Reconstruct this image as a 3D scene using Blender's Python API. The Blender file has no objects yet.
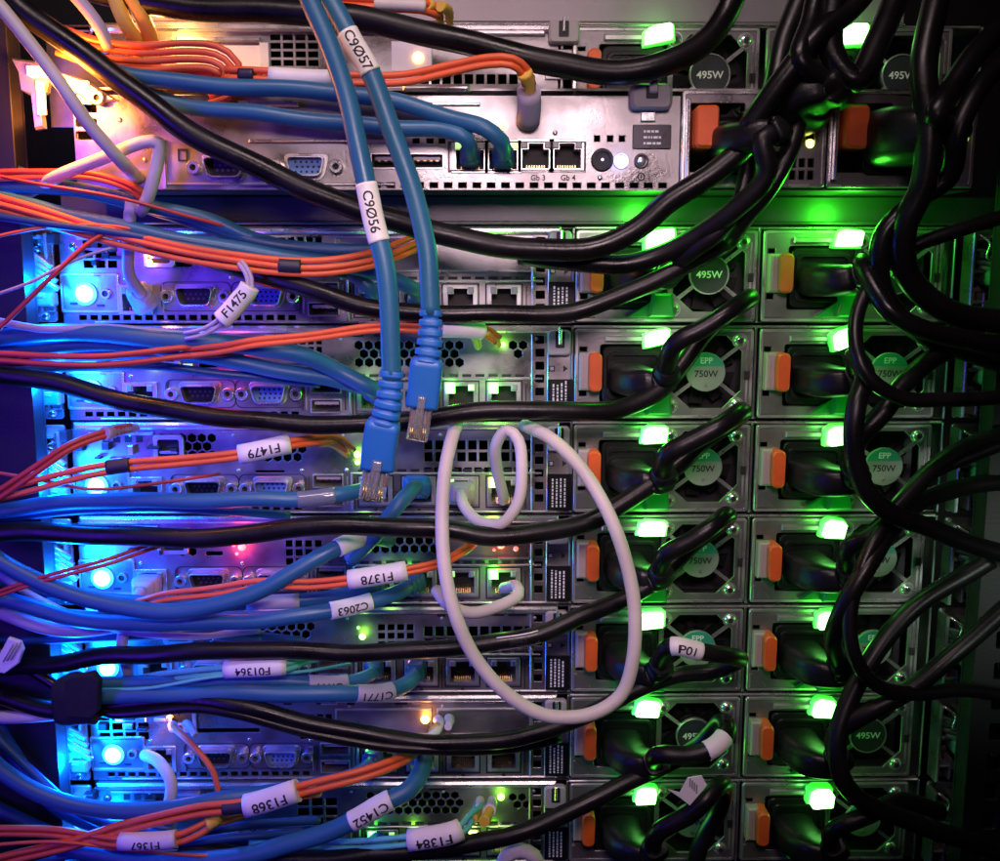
import bpy, bmesh, math, random
from mathutils import Vector, Matrix
random.seed(7)
S = 0.001                                   # everything below is written in millimetres
sc = bpy.context.scene
col = sc.collection

# ------------------------------------------------------------------ camera
FPX = 1000.0
CX, CZ, CD = -122.3, 20.8, 460.0            # camera position in front of the rack plane (y = 0)
RX, RY, RZ = 0.1510, -0.0104, -0.0012
def mm3(a, b): return [[sum(a[i][k]*b[k][j] for k in range(3)) for j in range(3)] for i in range(3)]
_c, _s = math.cos, math.sin
ROT = mm3(mm3([[_c(RZ), -_s(RZ), 0], [_s(RZ), _c(RZ), 0], [0, 0, 1]],
              [[_c(RY), 0, _s(RY)], [0, 1, 0], [-_s(RY), 0, _c(RY)]]),
          [[1, 0, 0], [0, _c(RX), -_s(RX)], [0, _s(RX), _c(RX)]])
def cam2w(v): return Vector((v[0], v[2], -v[1]))
right, down, fwd = [cam2w(ROT[i]) for i in range(3)]
cd = bpy.data.cameras.new('camera'); cam = bpy.data.objects.new('camera', cd); col.objects.link(cam)
cd.sensor_width = 36; cd.lens = 36*FPX/1000; cd.clip_start = 0.01; cd.clip_end = 50
m = Matrix.Identity(4)
for i in range(3):
    m[i][0] = right[i]; m[i][1] = -down[i]; m[i][2] = -fwd[i]
m[0][3], m[1][3], m[2][3] = CX*S, -CD*S, CZ*S
cam.matrix_world = m
sc.camera = cam
CAM = Vector((CX, -CD, CZ))
def P(px, py, d=0.0):
    """pixel of the photograph -> point (mm) lying d mm in front of the rack plane"""
    v = [(px-500), (py-430.5), FPX]
    r = right*v[0] + down*v[1] + fwd*v[2]
    t = (CD-d)/r.y
    return CAM + r*t
def sc_at(py, d):                            # mm per pixel
    return (CD-d)/FPX*(1+0.00015*(py-430))
# ------------------------------------------------------------------ world, lamps
w = bpy.data.worlds.new('World'); sc.world = w; w.use_nodes = True
bg = w.node_tree.nodes['Background']; bg.inputs[0].default_value = (0.30, 0.16, 0.34, 1); bg.inputs[1].default_value = 0.005
sc.view_settings.view_transform = 'Standard'; sc.view_settings.look = 'None'
sc.view_settings.exposure = 0.0; sc.view_settings.gamma = 1.0
def lamp(name, kind, loc, power, color, size=0.02, target=None, sy=None, spread=None):
    l = bpy.data.lights.new(name, kind); o = bpy.data.objects.new(name, l); col.objects.link(o)
    o.location = Vector(loc)*S; l.energy = power; l.color = color
    if kind == 'AREA':
        l.shape = 'RECTANGLE'; l.size = size; l.size_y = sy or size
        if spread: l.spread = spread
    else: l.shadow_soft_size = size
    if target is not None:
        o.rotation_euler = (Vector(target)-Vector(loc)).to_track_quat('-Z', 'Y').to_euler()
    return o
lamp('ceiling_lamp', 'AREA', (-185, -330, 380), 0.42, (1.0, 0.74, 0.76), 0.26, target=(-180, 0, 100), sy=0.08, spread=math.radians(100))
lamp('room_lamp', 'AREA', (-110, -460, 150), 0.165, (1.0, 0.72, 0.80), 0.16, target=(-125, 0, -70), sy=0.08, spread=math.radians(52))
lamp('blue_wash_fill', 'AREA', (-400, -260, -60), 0.20, (0.10, 0.02, 1.0), 0.06, target=(-235, 0, -90), sy=0.34, spread=math.radians(75))  # added blue-violet wash over the left side, no such fixture there
lamp('side_fill', 'AREA', (170, -330, -60), 0.016, (0.85, 1.0, 0.85), 0.06, target=(118, 0, -120), spread=math.radians(26))  # added fill that lifts the right-hand rails, not a fixture
lamp('amber_lamp', 'POINT', P(50, 84, 50), 0.42, (1.0, 0.27, 0.03), 0.006)
lamp('amber_lamp', 'POINT', P(150, 20, 26), 0.07, (1.0, 0.5, 0.14), 0.006)
# ------------------------------------------------------------------ materials
MATS = {}
def mat(name, base, rough=0.5, metal=0.0, bump=0.0, bscale=300, var=0.0, vscale=40, coat=0.0, trans=0.0, emit=None, es=0.0, alpha=1.0, sss=0.0, rvar=0.0, stretch=None):
    m = bpy.data.materials.new(name); m.use_nodes = True; m.diffuse_color = (*base, 1)
    nt = m.node_tree; b = nt.nodes['Principled BSDF']
    b.inputs['Base Color'].default_value = (*base, 1); b.inputs['Roughness'].default_value = rough
    b.inputs['Metallic'].default_value = metal; b.inputs['Coat Weight'].default_value = coat
    b.inputs['Transmission Weight'].default_value = trans
    if sss: b.inputs['Subsurface Weight'].default_value = sss; b.inputs['Subsurface Radius'].default_value = (0.002, 0.002, 0.002)
    if emit: b.inputs['Emission Color'].default_value = (*emit, 1); b.inputs['Emission Strength'].default_value = es
    tc = nt.nodes.new('ShaderNodeTexCoord')
    vec = tc.outputs['Object']
    if stretch:
        mp = nt.nodes.new('ShaderNodeMapping'); mp.inputs['Scale'].default_value = stretch
        nt.links.new(vec, mp.inputs[0]); vec = mp.outputs[0]
    if var or rvar:
        n = nt.nodes.new('ShaderNodeTexNoise'); n.inputs['Scale'].default_value = vscale; n.inputs['Detail'].default_value = 5
        nt.links.new(vec, n.inputs['Vector'])
        if var:
            mx = nt.nodes.new('ShaderNodeMixRGB'); mx.blend_type = 'MIX'
            mx.inputs[1].default_value = (*[c*(1-var) for c in base], 1); mx.inputs[2].default_value = (*[min(1, c*(1+var)) for c in base], 1)
            r = nt.nodes.new('ShaderNodeMapRange'); r.inputs[1].default_value = 0.3; r.inputs[2].default_value = 0.7
            nt.links.new(n.outputs['Fac'], r.inputs[0]); nt.links.new(r.outputs[0], mx.inputs[0]); nt.links.new(mx.outputs[0], b.inputs['Base Color'])
        if rvar:
            r2 = nt.nodes.new('ShaderNodeMapRange'); r2.inputs[1].default_value = 0.3; r2.inputs[2].default_value = 0.7
            r2.inputs[3].default_value = max(0.05, rough-rvar); r2.inputs[4].default_value = rough+rvar
            nt.links.new(n.outputs['Fac'], r2.inputs[0]); nt.links.new(r2.outputs[0], b.inputs['Roughness'])
    if bump:
        n2 = nt.nodes.new('ShaderNodeTexNoise'); n2.inputs['Scale'].default_value = bscale; n2.inputs['Detail'].default_value = 3
        nt.links.new(vec, n2.inputs['Vector'])
        bp = nt.nodes.new('ShaderNodeBump'); bp.inputs['Strength'].default_value = bump; bp.inputs['Distance'].default_value = 0.0003
        nt.links.new(n2.outputs['Fac'], bp.inputs['Height']); nt.links.new(bp.outputs[0], b.inputs['Normal'])
    MATS[name] = m; return m
mat('steel', (0.33, 0.31, 0.31), 0.35, 0.84, bump=0.18, bscale=700, var=0.32, vscale=45, rvar=0.16)
mat('bright_steel', (0.72, 0.70, 0.70), 0.27, 0.85, bump=0.15, bscale=400, var=0.12, vscale=50, rvar=0.1)
mat('edge_steel', (0.60, 0.58, 0.58), 0.32, 0.8, var=0.15, vscale=80, rvar=0.1)
mat('psu_steel', (0.26, 0.24, 0.25), 0.38, 0.75, bump=0.3, bscale=900, var=0.22, vscale=50, rvar=0.12)
mat('dark_steel', (0.055, 0.05, 0.058), 0.38, 0.5, var=0.3, vscale=30, rvar=0.12)
mat('blank_paint', (0.05, 0.045, 0.055), 0.35, 0.3, bump=0.2, bscale=900, var=0.2, vscale=20, rvar=0.1)
mat('cavity', (0.010, 0.009, 0.012), 0.6)  # near black, the shade inside openings and slits put into the colour
mat('black_plastic', (0.007, 0.007, 0.008), 0.36, bump=0.3, bscale=900, rvar=0.1, vscale=60)
mat('black_jacket', (0.006, 0.0055, 0.0065), 0.34, bump=0.25, bscale=500, rvar=0.12, vscale=45, var=0.3)
mat('blue_jacket', (0.022, 0.125, 0.25), 0.42, bump=0.15, bscale=600, var=0.10, vscale=30, rvar=0.1)
mat('blue_dark_jacket', (0.012, 0.065, 0.18), 0.45, bump=0.15, bscale=600, var=0.12, vscale=30, rvar=0.1)
mat('blue_boot', (0.015, 0.13, 0.48), 0.42, bump=0.1, bscale=500, var=0.1, vscale=40)
mat('orange_jacket', (0.78, 0.13, 0.035), 0.45, bump=0.15, bscale=600, var=0.12, vscale=40)
mat('red_jacket', (0.50, 0.055, 0.035), 0.45, bump=0.15, bscale=600, var=0.12, vscale=40)
mat('mint_jacket', (0.12, 0.55, 0.50), 0.45, bump=0.1, bscale=600, var=0.1, vscale=40)
mat('grey_jacket', (0.60, 0.55, 0.51), 0.5, bump=0.5, bscale=260, var=0.20, vscale=28, rvar=0.1)
mat('lilac_jacket', (0.42, 0.36, 0.48), 0.5, bump=0.2, bscale=500, var=0.1, vscale=35)
mat('label_paper', (0.80, 0.77, 0.75), 0.5, bump=0.15, bscale=300, var=0.05, vscale=60)
mat('ink', (0.012, 0.012, 0.014), 0.6)
mat('white_ink', (0.75, 0.75, 0.75), 0.6)
mat('latch_orange', (0.72, 0.115, 0.02), 0.42, bump=0.2, bscale=500, var=0.1, vscale=80)
mat('latch_tan', (0.42, 0.36, 0.33), 0.45, 0.1, var=0.12, vscale=60)
mat('hub_dark', (0.035, 0.035, 0.045), 0.4, 0.2, var=0.1)
mat('hub_grey', (0.27, 0.28, 0.27), 0.45, 0.1, var=0.1)
mat('hub_teal', (0.03, 0.26, 0.20), 0.45)
mat('grey_plastic', (0.36, 0.34, 0.34), 0.45, bump=0.1, bscale=500, var=0.08)
mat('vga_blue', (0.10, 0.22, 0.60), 0.45)
mat('clear_plastic', (0.80, 0.78, 0.78), 0.10, trans=0.82, coat=0.3)
mat('gold', (0.8, 0.55, 0.2), 0.3, 0.9)
mat('yellow_boot', (0.80, 0.50, 0.08), 0.45, bump=0.2, bscale=500, var=0.1)
mat('white_plastic_and_glare', (0.75, 0.74, 0.74), 0.35, var=0.04)
mat('green_handle', (0.03, 0.22, 0.06), 0.28, trans=0.25, emit=(0.0, 0.35, 0.01), es=0.16)  # faint emission puts the status light's glow into the handle colour
mat('green_lever', (0.05, 0.16, 0.08), 0.35, var=0.5, vscale=50, bump=0.4, bscale=300)
mat('velcro', (0.012, 0.012, 0.02), 0.9, bump=1.0, bscale=1500, var=0.3, vscale=300)
mat('rack_paint', (0.006, 0.006, 0.009), 0.5, bump=0.3, bscale=800)
mat('gap_plate', (0.30, 0.27, 0.29), 0.45, 0.45, bump=0.2, bscale=500, var=0.15, vscale=20, rvar=0.1)
mat('tape', (0.02, 0.02, 0.04), 0.5)
def led(name, c, es): mat(name, (0.8, 0.8, 0.8), 0.3, emit=c, es=es)
MATS['black_jacket'].node_tree.nodes['Principled BSDF'].inputs['Specular IOR Level'].default_value = 0.32
MATS['black_plastic'].node_tree.nodes['Principled BSDF'].inputs['Specular IOR Level'].default_value = 0.3
led('led_blue', (0.12, 0.75, 1.0), 9); led('led_cyan', (0.0, 0.28, 1.0), 2.4); led('led_ice', (0.28, 0.5, 1.0), 3.5); led('led_blue_soft', (0.05, 0.25, 1.0), 2.5)
led('led_green', (0.10, 1.0, 0.06), 9); led('led_psu', (0.22, 1.0, 0.18), 8); led('led_psu_halo', (0.03, 1.0, 0.02), 1.0); led('led_lime', (0.35, 1.0, 0.08), 6)
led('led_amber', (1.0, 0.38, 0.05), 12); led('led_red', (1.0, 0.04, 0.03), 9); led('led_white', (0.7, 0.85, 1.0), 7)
led('led_lime_dim', (0.35, 0.8, 0.03), 1.0); led('led_red_dim', (1.0, 0.12, 0.06), 0.8); led('led_amber_dim', (1.0, 0.25, 0.06), 1.6)
led('led_yellow', (0.9, 1.0, 0.15), 5)
# ------------------------------------------------------------------ mesh builder (coords in mm: x, d toward viewer, z)
class MB:
    def __init__(s): s.v = []; s.f = []; s.mi = []; s.m = []; s.sm = []
    def mat(s, n):
        if n not in s.m: s.m.append(n)
        return s.m.index(n)
    def add(s, vs, fs, m, smooth=False):
        b = len(s.v); i = s.mat(m)
        s.v += [tuple(v) for v in vs]
        for f in fs: s.f.append([b+k for k in f]); s.mi.append(i); s.sm.append(smooth)
    def box(s, x0, x1, z0, z1, d0, d1, m, c=0.0):
        """box; c chamfers the viewer-facing edge"""
        if x1 < x0: x0, x1 = x1, x0
        if z1 < z0: z0, z1 = z1, z0
        if d1 < d0: d0, d1 = d1, d0
        c = min(c, (x1-x0)*.4, (z1-z0)*.4, (d1-d0)*.8)
        if c <= 0:
            vs = [(x0, d0, z0), (x1, d0, z0), (x1, d0, z1), (x0, d0, z1), (x0, d1, z0), (x1, d1, z0), (x1, d1, z1), (x0, d1, z1)]
            s.add(vs, [(0, 1, 2, 3), (4, 7, 6, 5), (0, 4, 5, 1), (1, 5, 6, 2), (2, 6, 7, 3), (3, 7, 4, 0)], m)
        else:
            vs = []
            for (d, k) in ((d0, 0), (d1-c, 0), (d1, c)):
                vs += [(x0+k, d, z0+k), (x1-k, d, z0+k), (x1-k, d, z1-k), (x0+k, d, z1-k)]
            fs = [(0, 1, 2, 3), (8, 11, 10, 9)]
            for L in (0, 4):
                for i in range(4): j = (i+1) % 4; fs.append((L+i, L+4+i, L+4+j, L+j))
            s.add(vs, fs, m)
    def prism(s, poly, d0, d1, m, c=0.0, smooth=False):
        """polygon (x,z) extruded along d with a chamfered front edge"""
        n = len(poly); cx = sum(p[0] for p in poly)/n; cz = sum(p[1] for p in poly)/n
        vs = [(x, d0, z) for x, z in poly] + [(x, d1-c, z) for x, z in poly]
        fs = [tuple(range(n))]; L = 1
        if c > 0:
            for x, z in poly:
                dx, dz = x-cx, z-cz; l = math.hypot(dx, dz) or 1
                vs.append((x-dx/l*c, d1, z-dz/l*c))
            L = 2
        for q in range(L):
            for i in range(n): j = (i+1) % n; fs.append((q*n+i, (q+1)*n+i, (q+1)*n+j, q*n+j))
        fs.append(tuple(range(L*n+n-1, L*n-1, -1)))
        s.add(vs, fs, m, smooth)
    def ring(s, outer, inner, d0, d1, m, c=0.0, di=None):
        n = len(outer); di = d0 if di is None else di
        vs = [(x, d0, z) for x, z in outer] + [(x, d1-c, z) for x, z in outer]
        mid = []
        for (a, b) in zip(outer, inner):
            t = min(0.45, c/(math.hypot(a[0]-b[0], a[1]-b[1])+1e-6)); mid.append((a[0]+(b[0]-a[0])*t, a[1]+(b[1]-a[1])*t))
        vs += [(x, d1, z) for x, z in mid] + [(x, d1, z) for x, z in inner] + [(x, di, z) for x, z in inner]
        fs = []
        for q in range(4):
            for i in range(n): j = (i+1) % n; fs.append((q*n+i, (q+1)*n+i, (q+1)*n+j, q*n+j))
        s.add(vs, fs, m)
    def cyl(s, x, z, r, d0, d1, m, n=20, r1=None, smooth=False, c=0.0):
        p = [(x+r*math.cos(2*math.pi*i/n), z+r*math.sin(2*math.pi*i/n)) for i in range(n)]
        s.prism(p, d0, d1, m, c)
    def dome(s, x, z, r, d0, h, m, n=18, k=5):
        vs = []; fs = []
        for j in range(k):
            a = math.pi/2*j/k
            for i in range(n): vs.append((x+r*math.cos(a)*math.cos(2*math.pi*i/n), d0+h*math.sin(a), z+r*math.cos(a)*math.sin(2*math.pi*i/n)))
        vs.append((x, d0+h, z))
        for j in range(k-1):
            for i in range(n): q = (i+1) % n; fs.append((j*n+i, (j+1)*n+i, (j+1)*n+q, j*n+q))
        for i in range(n): fs.append(((k-1)*n+i, k*n, (k-1)*n+(i+1) % n))
        s.add(vs, fs, m, True)
    def tube(s, pts, rad, m, n=12, sq=2.0, caps=True, up=None, mfun=None):
        """pts world mm Vectors (x,y,z) ; rad float, list of float or of (r_view, r_side)"""
        N = len(pts); frames = tube_frames(pts)
        b = len(s.v); i0 = s.mat(m)
        for k in range(N):
            r = rad[k] if isinstance(rad, list) else rad
            ra, rb = r if isinstance(r, tuple) else (r, r)
            T, Nn, B = frames[k]
            for i in range(n):
                a = 2*math.pi*(i+0.5)/n; ca, sa = math.cos(a), math.sin(a)
                if sq != 2.0:
                    ca = math.copysign(abs(ca)**(2/sq), ca); sa = math.copysign(abs(sa)**(2/sq), sa)
                p = pts[k] + Nn*(ra*ca) + B*(rb*sa)
                s.v.append((p.x, -p.y, p.z))
        for k in range(N-1):
            mi = s.mat(mfun(k/(N-1))) if mfun else i0
            for i in range(n):
                j = (i+1) % n; s.f.append([b+k*n+i, b+k*n+j, b+(k+1)*n+j, b+(k+1)*n+i]); s.mi.append(mi); s.sm.append(True)
        if caps:
            s.f.append([b+i for i in range(n)]); s.mi.append(i0); s.sm.append(False)
            s.f.append([b+(N-1)*n+i for i in range(n)][::-1]); s.mi.append(i0); s.sm.append(False)
    def mesh(s, name, org=(0, 0, 0)):
        me = bpy.data.meshes.new(name)
        ox, oy, oz = org
        me.from_pydata([((x-ox)*S, (-d-oy)*S, (z-oz)*S) for x, d, z in s.v], [], s.f)
        for n in s.m: me.materials.append(MATS[n])
        me.polygons.foreach_set('material_index', s.mi); me.polygons.foreach_set('use_smooth', s.sm)
        bm = bmesh.new(); bm.from_mesh(me); bmesh.ops.recalc_face_normals(bm, faces=bm.faces); bm.to_mesh(me); bm.free()
        me.update(); return me
    def build(s, name, parent=None, org=None):
        if org is None: org = parent['_org'] if parent is not None else (0, 0, 0)
        me = s.mesh(name, org); o = bpy.data.objects.new(name, me); col.objects.link(o)
        if parent is not None: o.parent = parent; o['_org'] = list(org)
        else: o.location = Vector(org)*S; o['_org'] = list(org)
        return o
def tube_frames(pts):
    N = len(pts); fr = []
    prev = None
    for k in range(N):
        T = (pts[min(k+1, N-1)] - pts[max(k-1, 0)]).normalized()
        V = (CAM*0 + Vector((0, -1, 0)))
        Nn = V - T*V.dot(T)
        if Nn.length < 0.25:
            Nn = prev - T*prev.dot(T) if prev is not None else Vector((0, 0, 1)) - T*T.z
        Nn.normalize()
        if prev is not None and Nn.dot(prev) < 0.3:
            q = prev - T*prev.dot(T)
            if q.length > 1e-3: Nn = q.normalized()
        prev = Nn; fr.append((T, Nn, Nn.cross(T)))
    return fr
def spline(ctrl, step=3.0):
    """centripetal-ish catmull-rom through the control points (Vectors)"""
    pts = [ctrl[0]*2-ctrl[1]] + list(ctrl) + [ctrl[-1]*2-ctrl[-2]]
    out = []
    for i in range(1, len(pts)-2):
        p0, p1, p2, p3 = pts[i-1:i+3]
        def tj(a, b): return max((b-a).length, 1e-3)**0.5
        t0 = 0; t1 = t0+tj(p0, p1); t2 = t1+tj(p1, p2); t3 = t2+tj(p2, p3)
        n = max(2, int((p2-p1).length/step))
        for k in range(n):
            t = t1+(t2-t1)*k/n
            A1 = p0*((t1-t)/(t1-t0))+p1*((t-t0)/(t1-t0)); A2 = p1*((t2-t)/(t2-t1))+p2*((t-t1)/(t2-t1)); A3 = p2*((t3-t)/(t3-t2))+p3*((t-t2)/(t3-t2))
            B1 = A1*((t2-t)/(t2-t0))+A2*((t-t0)/(t2-t0)); B2 = A2*((t3-t)/(t3-t1))+A3*((t-t1)/(t3-t1))
            out.append(B1*((t2-t)/(t2-t1))+B2*((t-t1)/(t2-t1)))
    out.append(ctrl[-1].copy()); return out
# ------------------------------------------------------------------ things
def tag(o, label, cat, group=None, kind=None):
    o['label'] = label; o['category'] = cat
    if group: o['group'] = group
    if kind: o['kind'] = kind
    return o
def thing(name, label, cat, org, group=None):
    o = bpy.data.objects.new(name, None); col.objects.link(o); o.location = Vector(org)*S; o['_org'] = list(org)
    o.empty_display_size = 0.01
    return tag(o, label, cat, group)
def plate_mesh(outer, holes, thick, bev, mats_, org, d=0.0, zoff=0.0):
    """a sheet with real holes from a filled 2D curve; front face at depth d"""
    cu = bpy.data.curves.new('tmp', 'CURVE'); cu.dimensions = '2D'; cu.fill_mode = 'BOTH'
    cu.extrude = thick/2*S; cu.bevel_depth = bev*S; cu.bevel_resolution = 0
    for poly in [outer]+holes:
        sp = cu.splines.new('POLY'); sp.points.add(len(poly)-1); sp.use_cyclic_u = True
        for i, (x, z) in enumerate(poly): sp.points[i].co = ((x-org[0])*S, (z-org[2])*S, 0, 1)
    ob = bpy.data.objects.new('tmp', cu)
    me = bpy.data.meshes.new_from_object(ob)
    bpy.data.objects.remove(ob); bpy.data.curves.remove(cu)
    yy = -(d-thick/2)*S - org[1]*S
    for v in me.vertices: v.co = Vector((v.co.x, yy-v.co.z, v.co.y))
    me.flip_normals() if hasattr(me, 'flip_normals') else None
    me.materials.clear()
    for n in mats_: me.materials.append(MATS[n])
    for p in me.polygons: p.material_index = 0; p.use_smooth = False
    return me
def add_mesh_obj(name, me, parent):
    o = bpy.data.objects.new(name, me); col.objects.link(o); o.parent = parent; o['_org'] = list(parent['_org']); return o
_txt = {}
def text_geo(s, size, cuts=None):
    """flat outline text: verts (x, y) centred, size = cap height mm; returns verts, faces"""
    key = (s, size)
    if key in _txt: return _txt[key]
    cu = bpy.data.curves.new('tmp', 'FONT'); cu.body = s; cu.size = size/0.7; cu.align_x = 'CENTER'; cu.align_y = 'CENTER'; cu.resolution_u = 3
    cu.offset = size*0.025
    ob = bpy.data.objects.new('tmp', cu); me = bpy.data.meshes.new_from_object(ob)
    bm = bmesh.new(); bm.from_mesh(me)
    k = -size
    while k < size:
        g = bm.verts[:]+bm.edges[:]+bm.faces[:]
        bmesh.ops.bisect_plane(bm, geom=g, plane_co=(0, k, 0), plane_no=(0, 1, 0)); k += size/6
    bm.verts.ensure_lookup_table(); bm.verts.index_update()
    r = ([(v.co.x, v.co.y) for v in bm.verts], [[v.index for v in f.verts] for f in bm.faces])
    bm.free(); bpy.data.objects.remove(ob); bpy.data.curves.remove(cu); bpy.data.meshes.remove(me)
    _txt[key] = r; return r
def flat_text(mb, s, x, z, size, d, m, rot=0.0, wscale=1.0):
    vs, fs = text_geo(s, size); c, sn = math.cos(rot), math.sin(rot)
    mb.add([(x+(vx*wscale*c-vy*sn), d, z+(vx*wscale*sn+vy*c)) for vx, vy in vs], fs, m)
def hexgrid(x0, x1, z0, z1, r, pitch=None):
    """hexagon holes filling a rectangle"""
    p = pitch or r*2*0.866+0.55; out = []; row = 0; z = z1-r
    while z-r >= z0-0.01:
        x = x0+r+(p/2 if row % 2 else 0)
        while x+r <= x1+0.01:
            out.append([(x+r*math.cos(math.pi/6+math.pi/3*i), z+r*math.sin(math.pi/6+math.pi/3*i)) for i in range(6)]); x += p
        z -= p*0.866; row += 1
    return out
def sqgrid(x0, x1, z0, z1, nx, nz, gap=0.9):
    wx = (x1-x0-gap*(nx-1))/nx; wz = (z1-z0-gap*(nz-1))/nz; out = []
    for i in range(nx):
        for j in range(nz):
            a, b = x0+i*(wx+gap), z0+j*(wz+gap); out.append([(a, b), (a+wx, b), (a+wx, b+wz), (a, b+wz)])
    return out
def rect(x0, x1, z0, z1): return [(x0, z0), (x1, z0), (x1, z1), (x0, z1)]
def rrect(x0, x1, z0, z1, r, n=3):
    out = []
    for (cx, cz, a0) in ((x1-r, z1-r, 0), (x0+r, z1-r, 90), (x0+r, z0+r, 180), (x1-r, z0+r, 270)):
        for i in range(n+1): a = math.radians(a0+90*i/n); out.append((cx+r*math.cos(a), cz+r*math.sin(a)))
    return out
def dshape(x, z, w, h, k=0.16, n=3):
    t, b = w/2, w/2-h*k*1.6; r = h*0.28
    pts = [(-t, h/2), (t, h/2), (b, -h/2), (-b, -h/2)]; out = []
    for i in range(4):
        p = Vector(pts[i]); a = Vector(pts[i-1]); c = Vector(pts[(i+1) % 4])
        u = p+(a-p).normalized()*r; v = p+(c-p).normalized()*r
        for q in range(n+1): f = q/n; o = u*(1-f)**2+p*2*f*(1-f)+v*f*f; out.append((x+o.x, z+o.y))
    return out
GLOW = dict(led_green=(.0050, (.1, 1, .06)), led_lime=(.0020, (.3, 1, .06)), led_yellow=(.002, (.6, 1, .1)), led_white=(.0010, (.7, .9, 1)), led_amber=(.0035, (1, .35, .04)), led_red=(.0040, (1, .03, .02)))
# ---- ports; x,z = centre in world mm
def d_port(par, x, z, d, kind):
    mb = MB(); w, h = (17.5, 8.4) if kind == 'serial' else (16.5, 8.2)
    mb.ring(dshape(x, z, w+3.2, h+2.8), dshape(x, z, w, h), d, d+0.9, 'edge_steel', 0.25)
    mb.ring(dshape(x, z, w, h), dshape(x, z, w-1.2, h-1.2), d, d+5, 'edge_steel', 0.2, d-3)
    o = mb.build('serial_port' if kind == 'serial' else 'video_port', par)
    ins = MB(); pts = dshape(x, z, w-1.2, h-1.2)
    ins.prism(pts, d-3, d+1.0, 'black_plastic' if kind == 'serial' else 'vga_blue')
    rows = (5, 4) if kind == 'serial' else (5, 5, 5)
    for j, n in enumerate(rows):
        for i in range(n):
            px_ = x+(i-(n-1)/2)*2.3+(0.6 if j % 2 else 0)*(kind != 'serial'); pz = z+((len(rows)-1)/2-j)*2.0
            ins.cyl(px_, pz, 0.55, d+0.9, d+1.1, 'cavity' if kind != 'serial' else 'dark_steel', 8)
    ins.build('pin_insert', o)
    for sgn in (-1, 1):
        n_ = MB(); cx = x+sgn*(w/2+4.2)
        n_.ring([(cx+3.0*math.cos(math.radians(60*i+30*0)), z+3.0*math.sin(math.radians(60*i))) for i in range(12)][:0] or
                [(cx+2.9*math.cos(math.pi/6*i), z+2.9*math.sin(math.pi/6*i)) for i in range(12)],
                [(cx+1.35*math.cos(math.pi/6*i), z+1.35*math.sin(math.pi/6*i)) for i in range(12)], d, d+3.4, 'bright_steel', 0.3)
        n_.cyl(cx, z, 1.4, d-1, d+0.8, 'cavity', 10); n_.build('screw_nut', o)
def usb_port(par, x, z, d, w=13.4, h=5.6):
    mb = MB(); mb.ring(rrect(x-w/2-.5, x+w/2+.5, z-h/2-.5, z+h/2+.5, .5), rrect(x-w/2+.1, x+w/2-.1, z-h/2+.1, z+h/2-.1, .4), d-8, d+.8, 'edge_steel', .15)
    mb.box(x-w/2, x+w/2, z-h/2, z+h/2, d-9, d-8, 'cavity'); mb.box(x-w/2+1, x+w/2-1, z+.4, z+1.9, d-8, d-1.2, 'latch_tan', .2)
    for i in range(4): mb.box(x-4.2+i*2.6, x-3+i*2.6, z+.2, z+.42, d-7, d-1.6, 'gold')
    mb.build('usb_port', par)
def net_port(par, x, z, d, leds=(None, None), w=11.6, h=10.2):
    mb = MB()
    a = [(-w/2-2, -h/2-1.6), (w/2+2, -h/2-1.6), (w/2+2, h/2+1.8), (-w/2-2, h/2+1.8)]
    o8 = [(-w/2-2, -h/2-1.6), (w/2+2, -h/2-1.6), (w/2+2, h/2-1.8), (w/2+2, h/2+1.8), (3.4, h/2+1.8), (-3.4, h/2+1.8), (-w/2-2, h/2+1.8), (-w/2-2, h/2-1.8)]
    i8 = [(-w/2, -h/2), (w/2, -h/2), (w/2, h/2-2.4), (3.2, h/2-2.4), (3.2, h/2), (-3.2, h/2), (-3.2, h/2-2.4), (-w/2, h/2-2.4)]
    mb.ring([(x+p, z+q) for p, q in o8], [(x+p, z+q) for p, q in i8], d-9, d+1.0, 'edge_steel', .25)
    mb.box(x-w/2, x+w/2, z-h/2, z+h/2, d-11, d-9, 'cavity')
    for i in range(8): mb.box(x-3.9+i*1.05, x-3.5+i*1.05, z-h/2+.1, z-h/2+1.6, d-8, d-2.5, 'gold')
    o = mb.build('network_port', par)
    for sgn, l in zip((-1, 1), leds):
        q = MB(); g = 1.55 if l and 'dim' not in l else 1.0  # lit lights oversized, their bloom built into the shape
        q.box(x+sgn*(w/2-1.0)-1.35*g, x+sgn*(w/2-1.0)+1.35*g, z+h/2-2.2*g, z+h/2+.7*g, d-.2, d+1.5, l or 'hub_grey', .5); q.build('port_light', o)
        if l in GLOW: lamp('port_glow', 'POINT', (x+sgn*(w/2-1), -(d+6), z+h/2), GLOW[l][0], GLOW[l][1], .002)
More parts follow.
